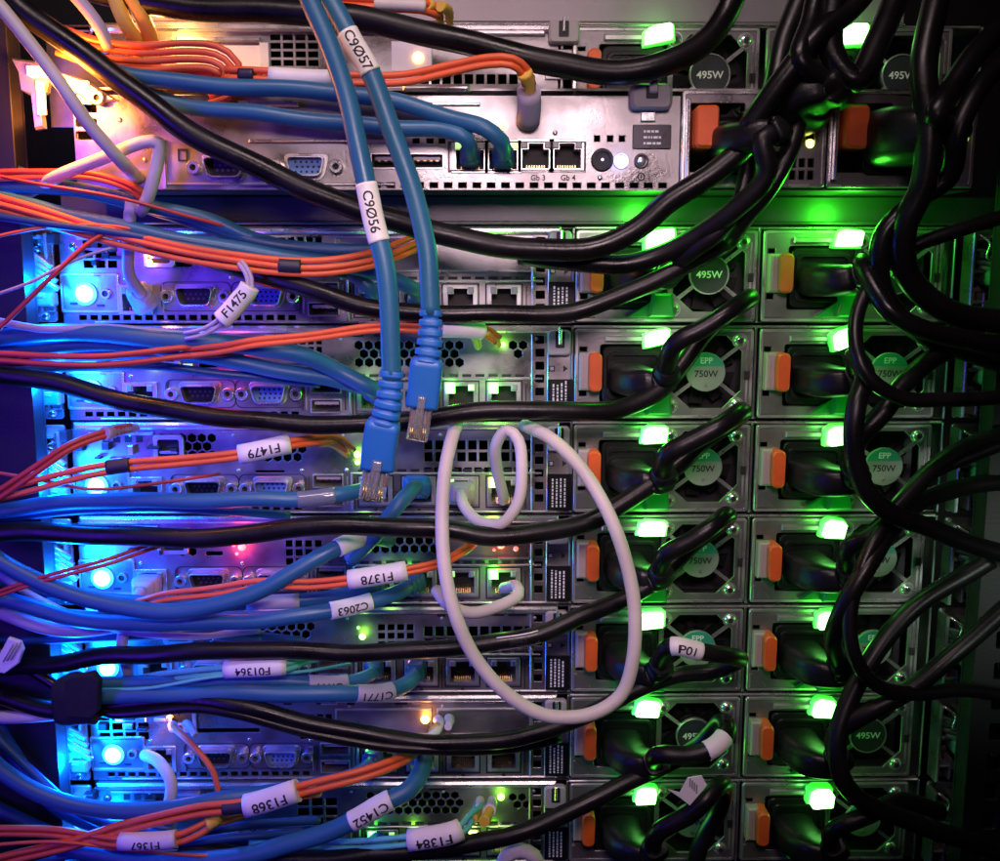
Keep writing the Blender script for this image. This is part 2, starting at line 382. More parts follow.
# ---- prototypes of the power supply (mm, origin = lower left front corner), 83 x 41
def psu_proto(watt, style):
    W, H = 83.0, 41.5; parts = []
    octo = [(54, 4.5), (69, 4.5), (77.5, 13), (77.5, 31), (70, 38.5), (52, 38.5), (44.5, 31), (44.5, 13)]
    outer = rrect(0.6, W-.6, 0.3, H-.3, 1.2)
    socket = rrect(11.8, 42.5, 5.5, 34.5, 1.5)
    slots = [rect(2.4, 6.2, 10.2, 13.2), rect(2.4, 6.2, 30.8, 33.4)]
    me = plate_mesh(outer, [octo, socket]+slots, 1.0, 0.25, ['psu_steel'], (0, 0, 0), 1.4)
    mb = MB()
    mb.ring(rrect(.6, W-.6, .3, H-.3, 1.2), rrect(1.8, W-1.8, 1.5, H-1.5, .8), -.5, 2.1, 'edge_steel', .25)   # folded rim
    mb.box(.8, W-.8, .5, H-.5, -60, -18, 'dark_steel')
    mb.box(11, 43, 4.8, 35.2, -12, -10, 'cavity')
    for (a, b, c_, e) in ((11.2, 11.8, 5, 35), (42.5, 43.1, 5, 35)): mb.box(a, b, c_, e, -10, .6, 'black_plastic')
    mb.box(14, 34, 35.6, 38.2, 1.3, 3.4, 'edge_steel', .5)
    mb.prism([(1.8, 2.2), (9.5, 2.2), (9.5, 3.4), (3.2, 9.2), (1.8, 9.2)], 1.3, 2.6, 'psu_steel', .3)
    mb.box(79.4, 80.2, 6, 36, 1.3, 2.0, 'edge_steel'); mb.box(78.6, 81, 18, 22, 1.3, 2.4, 'cavity')
    me2 = mb.mesh('x'); bm = bmesh.new(); bm.from_mesh(me)
    n0 = len(me.materials)
    for n in mb.m: me.materials.append(MATS[n])
    k = len(bm.faces); bm.from_mesh(me2); bm.faces.ensure_lookup_table()
    for f in bm.faces[k:]: f.material_index += n0
    bm.to_mesh(me); bm.free(); parts.append(('power_supply', me))
    t = MB(); t.box(2.2, 8.2, 13.4, 30.6, 1.4, 6.5, 'latch_tan', .8); 
    for i in range(3): t.box(3.6+i*1.3, 4.0+i*1.3, 14.5, 29.5, 6.4, 6.9, 'latch_tan')
    t.prism(rrect(6.2, 12.2, 13.2, 30.8, 2.4), 1.5, 11.5, 'latch_orange', .9); parts.append(('release_latch', t.mesh('release_latch')))
    t = MB()                                     # inlet block
    t.prism(rrect(13.2, 41.5, 6.5, 33.5, 3.0), -10, 2.6, 'black_plastic', .6); t.ring(rrect(15, 40, 9, 31, 3), rrect(16.6, 38.4, 10.6, 29.4, 2.4), 2.5, 4.2, 'black_plastic', .4)
    parts.append(('power_inlet', t.mesh('power_inlet')))
    t = MB()                                     # fan guard: spokes and rim
    for a in (38, 142, 218, 322):
        c, s_ = math.cos(math.radians(a)), math.sin(math.radians(a)); cx, cz = 61, 21.5; r0, r1, hw = 7, 22.5 if a in (38, 322, 142, 218) else 20, .85
        t.prism([(cx+c*r0-s_*hw, cz+s_*r0+c*hw), (cx+c*r0+s_*hw, cz+s_*r0-c*hw), (cx+c*r1+s_*hw, cz+s_*r1-c*hw), (cx+c*r1-s_*hw, cz+s_*r1+c*hw)], .3, 1.2, 'edge_steel', .15)
    parts.append(('fan_guard', t.mesh('fan_guard')))
    t = MB()
    for i in range(9):
        a = 2*math.pi*i/9; 
        p = [(61+r*math.cos(a+o), 21.5+r*math.sin(a+o)) for r, o in ((6.5, 0), (16.5, .22), (16.5, .62), (6.5, .5))]
        t.prism(p, -13, -11.6, 'black_plastic')
    t.cyl(61, 21.5, 7, -12, -7, 'black_plastic', 20, c=.5)
    parts.append(('fan_rotor', t.mesh('fan_rotor')))
    t = MB(); x, z, r = 61, 21.5, 9.0
    if style == 'dark':
        t.cyl(x, z, r, .3, 1.9, 'hub_dark', 36, c=.3)
        t.ring([(x+(r+.1)*math.cos(math.pi/18*i), z+(r+.1)*math.sin(math.pi/18*i)) for i in range(36)], [(x+(r-.55)*math.cos(math.pi/18*i), z+(r-.55)*math.sin(math.pi/18*i)) for i in range(36)], .3, 2.3, 'edge_steel', .15)
        flat_text(t, watt, x, z-.2, 3.1, 2.0, 'white_ink', wscale=1.05)
    else:
        t.cyl(x, z, r, .3, 1.9, 'hub_grey', 36, c=.3)
        seg = [(x+(r-.25)*math.cos(math.radians(a)), z+(r-.25)*math.sin(math.radians(a))) for a in range(18, 163, 8)]
        t.add([(p[0], 1.93, p[1]) for p in seg], [tuple(range(len(seg)))], 'hub_teal')
        flat_text(t, 'EPP', x, z+5.2, 2.7, 1.97, 'white_ink'); flat_text(t, watt, x, z-.9, 3.0, 1.97, 'ink')
        t.cyl(x, z-6, .8, 1.8, 2.2, 'edge_steel', 10)
    parts.append(('fan_label', t.mesh('fan_label')))
    scr = []
    for (sx, sz) in ((76.2, 36.0), (75.4, 6.6), (45.0, 5.8), (45.2, 36.4)):
        t = MB(); t.dome(sx, sz, 3.0, 1.3, 1.9, 'bright_steel', 20, 4); t.cyl(sx, sz, 1.25, 2.4, 3.35, 'dark_steel', 6); t.ring([(sx+3.5*math.cos(math.pi/8*i), sz+3.5*math.sin(math.pi/8*i)) for i in range(16)], [(sx+2.9*math.cos(math.pi/8*i), sz+2.9*math.sin(math.pi/8*i)) for i in range(16)], 1.2, 1.7, 'edge_steel', .1)
        parts.append(('screw', t.mesh('screw')))
    t = MB(); t.prism([(31, 33.6), (33, 33.6), (42.8, 34.4), (43.4, 40.2), (42.2, 41.2), (35, 41.2), (32, 39.4)][::-1], 1.5, 13.0, 'led_psu', 2.0); t.prism([(29.6, 32.6), (32, 32.4), (44.6, 33.2), (45, 40.8), (43.2, 41.9), (34, 41.9), (30.6, 40)][::-1], 1.5, 6.5, 'led_psu_halo', 1.0)  # larger back shell is the light's green halo built as a shape
    parts.append(('status_light', t.mesh('status_light')))
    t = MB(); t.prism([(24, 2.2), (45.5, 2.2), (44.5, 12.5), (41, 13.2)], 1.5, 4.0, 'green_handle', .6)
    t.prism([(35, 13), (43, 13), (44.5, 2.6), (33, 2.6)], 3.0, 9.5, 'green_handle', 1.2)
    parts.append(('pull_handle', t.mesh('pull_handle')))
    return parts
PSU495 = psu_proto('495W', 'dark'); PSU750 = psu_proto('750W', 'grey')
def place_psu(server, proto, x, z, d=0.0, light=True, power=0.010, skip=()):
    org = Vector(server['_org']); root = None
    for i, (n, me) in enumerate(proto):
        if n in skip: continue
        o = bpy.data.objects.new(n, me); col.objects.link(o)
        if root is None:
            o.parent = server; o.location = (Vector((x, -d, z))-org)*S; root = o
        else:
            o.parent = root
            if n == 'status_light':
                rv = random.Random(int(x*3+z*7)); sx_, sz_ = rv.uniform(.74, 1.04), rv.uniform(.80, 1.08); an = rv.uniform(-.32, .10) if z > -100 else rv.uniform(-.12, .16)
                c_ = Vector((37, 0, 37.5))*S; M_ = Matrix.Translation(c_) @ Matrix.Rotation(an, 4, 'Y') @ Matrix.Diagonal((sx_, rv.uniform(.75, 1.2), sz_, 1)) @ Matrix.Translation(-c_); o.matrix_local = M_
            if n == 'release_latch': o.location = Vector((0, random.Random(int(z*5+x)).uniform(-.9, .9), random.Random(int(z*5)).uniform(-.3, .3)))*S
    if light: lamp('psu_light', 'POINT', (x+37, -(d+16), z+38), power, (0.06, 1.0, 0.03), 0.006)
    return root
# ================================================================== the setting
def XZ(px, py, d=0.0):
    p = P(px, py, d); return p.x, p.z
def struct(mb, name, kind='structure'):
    o = mb.build(name); o['kind'] = kind; return o
mb = MB(); x0, z1 = XZ(-160, -120, -150); x1, z0 = XZ(1160, 960, -150)
mb.box(x0-150, x1+150, z0-150, z1+150, -170, -168, 'rack_paint'); struct(mb, 'background')
def zb(k): return -44.45*(k+1)+0.5
def zt(k): return -44.45*k-0.45
XL, XR = -316.0, 89.5
# rack posts
def rack_post(xa, xb, label):
    t = thing('rack_post', label, 'rack post', (xa, 0, -300))
    z0, z1 = -330, 200
    holes = []
    z = z0+6
    while z < z1-12:
        holes.append(rrect(xa+9, xa+15.5, z, z+8.5, 1)); z += 14.8
    me = plate_mesh(rect(xa, xb, z0, z1), holes, 2, .3, ['rack_paint'], t['_org'], 26); add_mesh_obj('post_face', me, t)
    q = MB(); q.box(xa, xb, z0, z1, 14, 15.5, 'cavity'); q.box(xb-2 if xa < -200 else xa, xb if xa < -200 else xa+2, z0, z1, 16, 23.5, 'rack_paint'); q.build('post_flange', t)
    return t
a = P(34, 430, 26).x; rack_post(a-60, a, 'black perforated rack post along the left edge, washed in blue light')
b = P(992, 430, 26).x; rack_post(b, b+60, 'black perforated rack post along the right edge, in deep shadow')

UX = {n: P(x, 397).x for n, x in dict(id=92, jack=112, mgmt=141, serial=201, vga=270, usb=326, n1=374, n2=418, n3=461, n4=504).items()}
def server(k, proto, label, feats, leds, group='one unit servers stacked down the rack', psu_light=(.008, .008), usb2=True, blue=.03):
    b, t_ = zb(k), zt(k); org = (XL, 0, b)
    t = thing('rack_server', label, 'server', org, group)
    holes = []; xr = -85.0
    px0 = UX['n1']
    for n in ('n1', 'n2', 'n3', 'n4', 'mgmt'): holes.append(rect(UX[n]-6.4, UX[n]+6.4, b+10.6-5.7, b+10.6+5.7))
    holes.append(rect(UX['usb']-7, UX['usb']+7, b+15.4-3, b+15.4+3)); holes.append(rect(UX['usb']-7, UX['usb']+7, b+6.4-3, b+6.4+3))
    holes.append(dshape(UX['serial'], b+12.2, 18.5, 9.2)); holes.append(dshape(UX['vga'], b+12.2, 17.5, 9.0))
    x = P(85, 410).x
    while x < UX['usb']-13: holes.append(rect(x, x+3.6, b+1.3, b+3.9)); x += 5.0
    xs = P(535, 380).x
    for i in range(6): holes.append(rrect(xs, xs+4.4, b+5+i*6.0, b+8.9+i*6.0, .5))
    marks = MB(); lamps = []
    for f in feats:
        kd = f[0]
        if kd in ('hex', 'sq', 'slot'):
            xa, za = XZ(f[1], f[4]); xb_, zb_ = XZ(f[2], f[3])
            za = max(za, b+19.2); zb_ = min(zb_, t_-4.6)
            if kd == 'hex': holes += hexgrid(xa, xb_, za, zb_, f[5] if len(f) > 5 else 2.35)
            elif kd == 'sq': holes += sqgrid(xa, xb_, za, zb_, f[5], f[6])
            else: holes.append(rrect(xa, xb_, za, zb_, .6))
        elif kd == 'text':
            x_, z_ = XZ(f[1], f[2]); flat_text(marks, f[3], x_, z_, f[4], .06, 'ink')
        elif kd == 'led': lamps.append(f)
    outer = rect(XL, xr, b, t_-3.6)
    me = plate_mesh(outer, holes, .9, .15, ['steel'], org, 0); add_mesh_obj('back_panel', me, t)
    mb = MB()
    mb.box(XL, XR, b+.2, t_-.4, -62, -60, 'cavity'); mb.box(XL, XR, b, b+.7, -60, -1, 'dark_steel'); mb.box(XL, XR, t_-.9, t_-.2, -60, -1, 'dark_steel')
    mb.box(XL, XL+.8, b+.7, t_-1, -60, -1, 'dark_steel'); mb.box(XR-1, XR, b+.2, t_-.5, -60, 1.5, 'psu_steel', .3)
    mb.box(xr+.2, xr+1.4, b+.2, t_-.5, -60, 1.2, 'psu_steel', .3); mb.box(-.6, .5, b+.2, t_-.5, -60, 1.6, 'psu_steel', .3)
    mb.build('chassis', t)
    lid = MB(); lid.box(XL+2, xr-5, t_-3.4, t_-.1, -30, 3.0, 'bright_steel', 1.0); lid.box(xr+1.5, XR-1, t_-1.2, t_, -30, 1.4, 'edge_steel', .4)
    lid.box(XL+8, XL+38, t_-6.0, t_-4.8, -.3, 1.1, 'edge_steel', .3)
    lid.build('lid', t)
    fr = MB(); b1 = b+18.6                                         # folded seams round the port field
    fr.box(UX['n1']-11, xr-13, b1, b1+.9, -.2, 1.0, 'edge_steel', .3); fr.box(UX['n1']-11.5, UX['n1']-10.6, b+1, b1+.9, -.2, .9, 'edge_steel', .2)
    fr.box(XL+14, xr-6, b+.1, b+.9, -.2, .9, 'edge_steel', .3)
    fr.box(xs-1.8, xs-1.0, b+1, t_-4, -.2, 1.1, 'edge_steel', .3); fr.box(xs+5.6, xs+6.4, b+1, t_-4, -.2, 1.3, 'edge_steel', .3)
    x = UX['n1']-8
    while x < xs-6: fr.box(x, x+4.2, b1+1.3, b1+2.5, -.2, .62, 'cavity'); x += 6.1
    for f in feats:
        if f[0] == 'cover':
            xa, za = XZ(f[1], f[4]); xb_, zb_ = XZ(f[2], f[3]); zb_ = min(zb_, t_-4.2); za = max(za, b+22)
            fr.ring(rect(xa, xb_, za, zb_), rect(xa+.9, xb_-.9, za+.9, zb_-.9), -.2, 1.0, 'edge_steel', .3)
    fr.build('seam_frame', t)
    if marks.v: marks.build('port_marking', t)
    for n, l in zip(('n1', 'n2', 'n3', 'n4'), leds): net_port(t, UX[n], b+10.6, 0, l)
    net_port(t, UX['mgmt'], b+10.6, 0)
    d_port(t, UX['serial'], b+12.2, .1, 'serial'); d_port(t, UX['vga'], b+12.2, .1, 'vga')
    usb_port(t, UX['usb'], b+15.4, 0); usb_port(t, UX['usb'], b+6.4, 0)
    q = MB(); rn = random.Random(k*17+3)
    for px_ in (132, 236, 300, 345, 532): x_ = P(px_, 397).x; q.dome(x_, b+20.4+rn.uniform(-.3, .3), 1.1, 0, .8, 'bright_steel', 10, 3)
    for px_ in (128, 232, 342, 440, 536): x_ = P(px_, 397).x; q.dome(x_, t_-6.2, .9, 0, .6, 'edge_steel', 10, 3)
    for j in range(9):
        x_ = rn.uniform(XL+55, xr-20); q.box(x_, x_+rn.uniform(3, 9), t_-5.0, t_-4.2, -.1, .5+rn.uniform(0, .8), rn.choice(['cavity', 'edge_steel', 'cavity']))
    for xa_ in (UX['serial']-15, UX['vga']+15, UX['usb']-9, UX['usb']+9): q.box(xa_-.3, xa_+.3, b+4.5, b+17.5, -.1, .75, rn.choice(['dark_steel', 'edge_steel']))
    for j in range(3): q.box(UX['n1']-10+j*40, UX['n1']-10+j*40+.5, b+2, b+17, -.1, .7, 'dark_steel')
    for n_ in ('n1', 'n2', 'n3', 'n4'):  # black rings stand in for the shade in recesses round the ports
        x_ = UX[n_]; q.ring(rect(x_-8.6, x_+8.6, b+2.4, b+18.1), rect(x_-8.0, x_+8.0, b+3.0, b+17.5), -.1, .4, 'cavity'); q.box(x_-.8, x_+.8, b+1.1, b+2.1, -.1, .35, 'ink')
    for n_, s_ in (('serial', 11.5), ('vga', 11.3)):
        x_ = UX[n_]; q.ring(rrect(x_-s_-4.6, x_+s_+4.6, b+5.4, b+18.8, 3), rrect(x_-s_-4.2, x_+s_+4.2, b+5.8, b+18.4, 3), -.1, .3, 'dark_steel')
    for j in range(7):                                       # clips and tabs crowding the left end
        x_ = rn.uniform(XL+3, XL+46); z_ = rn.uniform(b+25, t_-10); w_ = rn.uniform(1.5, 7); h_ = rn.uniform(.8, 4.5); dd = rn.uniform(.8, 4.5)
        q.box(x_, x_+w_, z_, z_+h_, -.1, dd, rn.choice(['edge_steel', 'bright_steel', 'dark_steel', 'dark_steel', 'cavity']), .3)
    q.ring(rrect(XL+38, XL+52, b+25, t_-6, 1.5), rrect(XL+40, XL+50, b+27, t_-8, 1), -.1, 2.2, 'edge_steel', .4); q.box(XL+40, XL+50, b+27, t_-8, -.1, .3, 'cavity')
    q.box(XL+41, XL+49, b+29, b+30.2, .2, 2.6, 'bright_steel', .2); q.dome(XL+6, t_-9, 2.2, 0, 1.6, 'bright_steel', 14, 4); q.cyl(XL+6, t_-9, .9, 1, 2, 'cavity', 6)
    for j in range(4): q.box(XL+14+j*5.2, XL+17.2+j*5.2, t_-9.6, t_-6.6, -.1, .25, 'cavity')
    q.build('rivet_seam_and_shade', t)
    # identify panel: lit button and jack
    q = MB(); xi, xj = UX['id'], UX['jack']
    q.ring(rrect(xi-11, xi+15.5, b+4.8, b+22.6, 1), rrect(xi-10, xi+14.5, b+5.8, b+21.6, .8), -.2, 1.1, 'edge_steel', .3)
    for (ax, az) in ((xi-7, b+8.5), (xi+5, b+7.6), (xi-6, b+21), (xi+4, b+21.2)): q.box(ax, ax+3, az, az+1, -.2, .7, 'dark_steel')
    o = q.build('identify_panel', t)
    q = MB(); q.cyl(xi, b+13.4, 4.6, 0, 1.6, 'bright_steel', 24, c=.3); q.dome(xi, b+13.4, 5.4, 1.0, 1.0, 'led_cyan', 24); q.dome(xi, b+13.4, 3.9, 1.6, 2.2, 'led_blue', 24); q.build('identify_button', t)
    q = MB(); q.ring([(xj+2.4*math.cos(math.pi/8*i), b+13.4+2.4*math.sin(math.pi/8*i)) for i in range(16)], [(xj+1.4*math.cos(math.pi/8*i), b+13.4+1.4*math.sin(math.pi/8*i)) for i in range(16)], 0, 1.4, 'edge_steel', .2); q.cyl(xj, b+13.4, 1.4, 0, .8, 'cavity', 16); q.build('jack', t)
    if blue: lamp('identify_light', 'POINT', (xi-11, -19, b+18), blue*7.0, (0.0, 0.125, 1.0), 0.004)
    # pull bail, service tag
    x2, x3 = P(549, 380).x, P(572, 380).x
    q = MB(); bz = t_-3.5
    q.prism(rrect(x2-1, x3-1, bz-10, bz+1.5, 1.8), .6, 4.2, 'grey_plastic', .8); q.prism(rrect(x2+2.6, x2+6.8, bz-6.6, bz+1.0, .5), 4.0, 4.35, 'cavity'); q.box(x2+4, x2+5.4, bz-5, bz+2, 4.2, 5.6, 'bright_steel', .4)
    q.build('lid_catch', t)
    q = MB(); q.prism(rrect(x2-.6, x3+.4, b+1.4, b+18.8, .6), .3, 1.5, 'black_plastic', .2)
    rn = random.Random(k+40)
    for j in range(4):
        z = b+3
        while z < b+16.5:
            l = rn.uniform(.5, 1.6); q.box(x2+1.6+j*1.9, x2+2.4+j*1.9, z, z+l, 1.5, 1.56, 'white_ink'); z += l+.5
    q.build('service_tag', t)
    q = MB(); q.box(x2, x2+2.6, b+22.4, b+25, .1, .62, 'ink'); q.box(x2+.5, x2+2.1, b+22.9, b+24.5, .6, .68, 'grey_plastic'); q.add([(x2+6.5, .66, b+23.7-1.5), (x2+6.5, .66, b+23.7+1.5), (x2+8.6, .66, b+23.7)], [(0, 1, 2)], 'ink'); q.build('arrow_marking', t)
    for f in lamps:
        x_, z_ = XZ(f[1], f[2], 2); q = MB(); r = f[4]
        if len(f) > 5 and f[5] == 'bar': q.box(x_-r, x_+r, z_-r*.45, z_+r*.45, -.2, 1.4, f[3], .2)
        else: q.dome(x_, z_, r, .2, r*.9, f[3], 14)
        q.build('indicator_light', t)
        if f[3] in GLOW: lamp('indicator_glow', 'POINT', (x_, -7, z_), GLOW[f[3]][0], GLOW[f[3]][1], .002)
    r1 = place_psu(t, proto, -83.6, b+.6, 0, True, psu_light[0]); r2 = place_psu(t, proto, 1.2, b+.6, 0, True, psu_light[1])
    return t
N = None
G, A_, LM = 'led_green', 'led_amber_dim', 'led_lime'
server(-1, PSU495, 'rack server directly under the dark blank gap, with dark 495W badges', [
    ('sq', 84, 116, 240, 268, 3, 3), ('sq', 279, 322, 236, 256, 5, 2), ('slot', 163, 192, 262, 267), ('cover', 335, 432, 236, 272), ('cover', 436, 533, 236, 272),
    ('led', 146, 254, 'led_amber', 1.5), ('led', 148, 262, 'led_amber', 1.5), ('text', 270, 284, '1•', 2.4)],
    [(N, 'led_white'), (N, 'led_white'), (N, N), (N, N)], blue=.045, psu_light=(.010, .012))
for px_ in (648, 850): lamp('psu_spill', 'POINT', P(px_, 212, 20), .095, (0.04, 1.0, 0.02), 0.004)  # added green lamps that put the supplies' glow on the blank panel
server(0, PSU750, 'rack server behind the two loose blue plugs, with three bright green port lights', [
    ('sq', 292, 322, 338, 362, 4, 3), ('hex', 354, 466, 340, 368), ('hex', 508, 531, 340, 366), ('slot', 199, 217, 362, 368), ('led', 503, 345, 'led_lime', 1.3),
    ('led', 150, 366, 'led_yellow', 2.0, 'bar'), ('led', 163, 366, 'led_lime_dim', 2.0, 'bar'), ('led', 175, 366, 'led_lime_dim', 2.0, 'bar'), ('led', 187, 366, 'led_lime_dim', 2.0, 'bar'),
    ('led', 225, 361, 'led_red', 1.9), ('led', 236, 361, 'led_red', 1.9), ('text', 263, 375, '1•', 2.4)],
    [(G, N), (N, N), (G, 'led_lime_dim'), (G, N)], blue=.04)
server(1, PSU750, 'rack server with a honeycomb vent at left and white cable loop plugged into it', [
    ('hex', 158, 220, 433, 461), ('hex', 258, 312, 444, 468), ('sq', 424, 532, 440, 462, 10, 2), ('sq', 424, 532, 467, 474, 11, 1), ('slot', 255, 285, 470, 473),
    ('led', 357, 455, 'led_lime', 1.6), ('led', 357, 463, 'led_lime', 1.2), ('led', 503, 501, 'led_red_dim', 3.0, 'bar'), ('led', 500, 437, 'led_red_dim', .8)],
    [(A_, N), (A_, N), ('led_lime_dim', N), ('led_yellow', N)], blue=.045)
server(2, PSU750, 'rack server with red fault lights and honeycomb vent under the black power cord', [
    ('hex', 178, 202, 547, 560), ('slot', 206, 223, 551, 556), ('sq', 286, 322, 540, 566, 4, 3), ('hex', 356, 440, 536, 560), ('cover', 446, 533, 536, 562),
    ('led', 233, 546, 'led_red', 1.0), ('led', 241, 548, 'led_red', 1.9), ('led', 236, 555, 'led_red', .8), ('led', 501, 546, 'led_red', 1.9), ('led', 494, 551, 'led_red_dim', .8), ('led', 516, 550, 'led_red_dim', 1.3),
    ('text', 270, 565, '1•', 2.4), ('text', 345, 563, '2•', 2.4)],
    [(N, LM), (G, N), ('led_lime_dim', N), (G, N)], blue=.045)
server(3, PSU750, 'rack server with wide square vent, between the F1378 and F01364 tags', [
    ('hex', 172, 222, 624, 646), ('hex', 258, 318, 622, 646), ('sq', 378, 414, 624, 648, 4, 3), ('sq', 424, 534, 626, 649, 10, 2), ('sq', 487, 534, 655, 661, 5, 1),
    ('led', 362, 638, 'led_lime', 1.6), ('led', 358, 629, 'led_lime_dim', 1.0)],
    [(A_, N), (A_, N), (N, N), (N, N)], blue=.045)
server(4, PSU495, 'rack server with plain slot covers, one amber light and two empty network ports', [
    ('sq', 100, 148, 713, 740, 4, 3), ('sq', 300, 332, 714, 740, 4, 3), ('cover', 336, 432, 708, 738), ('cover', 437, 533, 708, 738), ('slot', 190, 260, 728, 733),
    ('led', 425, 721, 'led_amber', 2.2), ('led', 169, 718, 'led_amber', 1.4), ('led', 171, 726, 'led_amber', 1.4), ('led', 118, 721, 'led_red_dim', 1.6, 'bar'), ('text', 273, 741, '1•', 2.4)],
    [(G, N), (G, 'led_yellow'), (N, N), (N, N)], blue=.05)
server(5, PSU750, 'bottom rack server with a long honeycomb vent beside pale fibre plugs', [
    ('sq', 298, 337, 798, 826, 3, 3), ('hex', 366, 466, 791, 817), ('hex', 508, 532, 793, 815), ('led', 501, 799, 'led_lime', 1.8), ('text', 281, 824, '1•', 2.4), ('slot', 170, 215, 800, 806)],
    [(G, 'led_lime_dim'), (LM, N), (N, 'led_yellow'), (LM, N)], blue=.02)
# ---- the upper rear server (set back) -------------------------------------------------
zA1 = P(500, 25).z; zA0 = zA1-43.5
orgA = (XL, 0, zA0)
tA = thing('rack_server', 'topmost rack server, brightly lit, partly covered by the deeper server below it', 'server', orgA)
holes = [rect(*f) for f in []]
def fx(a, b_, c_, e, d=0): xa, za = XZ(a, e, d); xb_, zb_ = XZ(b_, c_, d); return xa, xb_, za, zb_
holes += sqgrid(*fx(271, 318, 34, 66), 4, 4); holes += sqgrid(*fx(75, 108, 30, 60), 2, 3, 1.6)
holes += sqgrid(*fx(420, 518, 74, 84), 9, 1, 1.0)
me = plate_mesh(rect(XL, -92, zA0, zA1-3.4), holes, .9, .15, ['steel'], orgA, 0); add_mesh_obj('back_panel', me, tA)
q = MB(); q.box(XL, 95, zA0, zA1-.4, -62, -60, 'cavity'); q.box(XL, 95, zA1-.9, zA1-.2, -60, -1, 'dark_steel'); q.box(-91, -89.6, zA0, zA1-.5, -40, 1.2, 'psu_steel', .3); q.box(94, 95, zA0, zA1-.5, -40, 2, 'psu_steel', .3); q.build('chassis', tA)
q = MB(); q.box(XL+20, -95, zA1-3.4, zA1, -30, 3, 'bright_steel', 1); q.box(-90, 94, zA1-1.2, zA1, -30, 1.4, 'edge_steel', .4)
a = fx(178, 262, 38, 43); q.box(*a, 0, 3, 'bright_steel', .6); a = fx(405, 545, 31, 36); q.box(*a, 0, 3, 'bright_steel', .6)
q.build('lid', tA)
for f_ in (fx(178, 261, 46, 73)+(1.6,), fx(262, 270, 44, 76)+(3.2,), fx(392, 432, 42, 72)+(1.4,)): q = MB(); q.box(*f_[:4], -.2, f_[4], 'white_plastic_and_glare', .3); q.build('slot_cover', tA)  # shiny metal covers, the lamp's reflection put in as plain white
q = MB(); x_, z_ = XZ(418, 57, 3); q.dome(x_, z_, 2.6, 1, 2, 'led_amber', 16); q.build('indicator_light', tA)
q = MB(); x_, z_ = XZ(137, 46, 3); q.dome(x_, z_, 1.6, .4, 2, 'led_amber', 16); q.build('indicator_light', tA)
q = MB(); xa, za = XZ(552, 40, 4); q.prism(rrect(xa-1.5, xa+12, za-1.5, za+8, 1.6), .5, 6, 'grey_plastic', 1); q.prism(rrect(xa+2.8, xa+7.2, za+1, za+7.6, .5), 6, 6.2, 'cavity'); q.box(xa+4.4, xa+5.6, za+3, za+9, 6, 7.2, 'bright_steel', .3); q.build('lid_catch', tA)
q = MB(); q.box(*fx(545, 572, 50, 80), .2, 2, 'steel', .3); q.box(*fx(549, 556, 56, 70), 1.9, 2.3, 'cavity'); q.box(*fx(560, 570, 60, 64), 1.9, 2.3, 'cavity'); q.build('connector_bracket', tA)
place_psu(tA, PSU495, P(709, 73).x-61, zA0+1, 0, True, .006); place_psu(tA, PSU495, P(709, 73).x-61+85, zA0+1, 0, True, .004)
# ---- the deeper server B, standing 30 mm proud ----------------------------------------
DB = 30.0
xb0, zB1 = XZ(72, 92, DB); xb1, zB0 = XZ(678, 190, DB); zB1 = P(678, 88, DB).z
xp1 = P(826, 140, DB).x; xp2 = P(974, 140, DB).x
orgB = (xb0, -DB, zB0)
tB = thing('rack_server', 'deeper server standing proud, with a black round socket and grey bail', 'server', orgB)
def bx(a, b_, c_, e, D=DB): xa, za = XZ(a, e, D); xb_, zb_ = XZ(b_, c_, D); return xa, xb_, za, zb_
def ctr(px, py, D=DB): return XZ(px, py, D)
zt_ = P(600, 96, DB).z
io = []
pos = {n: ctr(*v) for n, v in dict(serial=(226, 168), vga=(307, 167), u1=(388, 161), u2=(427, 161), n1=(470, 157), n2=(503, 157), n3=(536, 156), n4=(567, 156)).items()}
for n in ('n1', 'n2', 'n3', 'n4'): x, z = pos[n]; io.append(rect(x-6.2, x+6.2, z-5.5, z+5.5))
for n in ('u1', 'u2'): x, z = pos[n]; io.append(rect(x-7, x+7, z-3, z+3))
io.append(dshape(*pos['serial'], 18.5, 9.2)); io.append(dshape(*pos['vga'], 17.5, 9))
x = P(372, 186, DB).x
zq = P(500, 188.5, DB).z
while x < P(668, 186, DB).x: io.append(rect(x, x+3.8, zq, zq+2.6)); x += 6.0
for (a_, b2, c2, e2) in bx(412, 420, 139, 145),: pass
for px_ in (597, 610, 622): io.append(rect(*bx(px_-3.4, px_+3.4, 135, 142)))
for px_ in (416, 430, 442): io.append(rect(*bx(px_-4, px_+4, 138, 144)))
for (u, v_) in ((68, 80),): pass
for j, py_ in enumerate((104, 118, 131)): io.append(rrect(*bx(58+18, 79+18, py_-0, py_+9), .8))
me = plate_mesh(rect(xb0, xb1, zB0, zt_), io, 1.0, .2, ['steel'], orgB, DB); add_mesh_obj('back_panel', me, tB)
q = MB(); q.box(xb0, xp2, zB0, zB0+1, -60, DB-1, 'dark_steel'); q.box(xb0, xp2, zB1-1, zB1, -60, DB-1, 'steel'); q.box(xb0, xb0+1, zB0+1, zt_, -60, DB-1, 'steel')
q.box(xb0+1, xp2-1, zB0+1, zB1-1, DB-45, DB-44, 'cavity'); q.box(xp2-1.2, xp2, zB0+1, zB1-1, -60, DB+1, 'psu_steel', .3)
q.build('chassis', tB)
q = MB(); zm = P(500, 148, DB).z
q.box(*bx(165, 395, 183, 185.5), DB, DB+1.4, 'edge_steel', .4); q.box(*bx(163, 166, 140, 190), DB, DB+1.6, 'edge_steel', .4)
q.box(*bx(250, 400, 140, 143), DB, DB+2.4, 'bright_steel', .6); q.box(*bx(640, 655, 112, 122), DB, DB+2.0, 'bright_steel', .4)
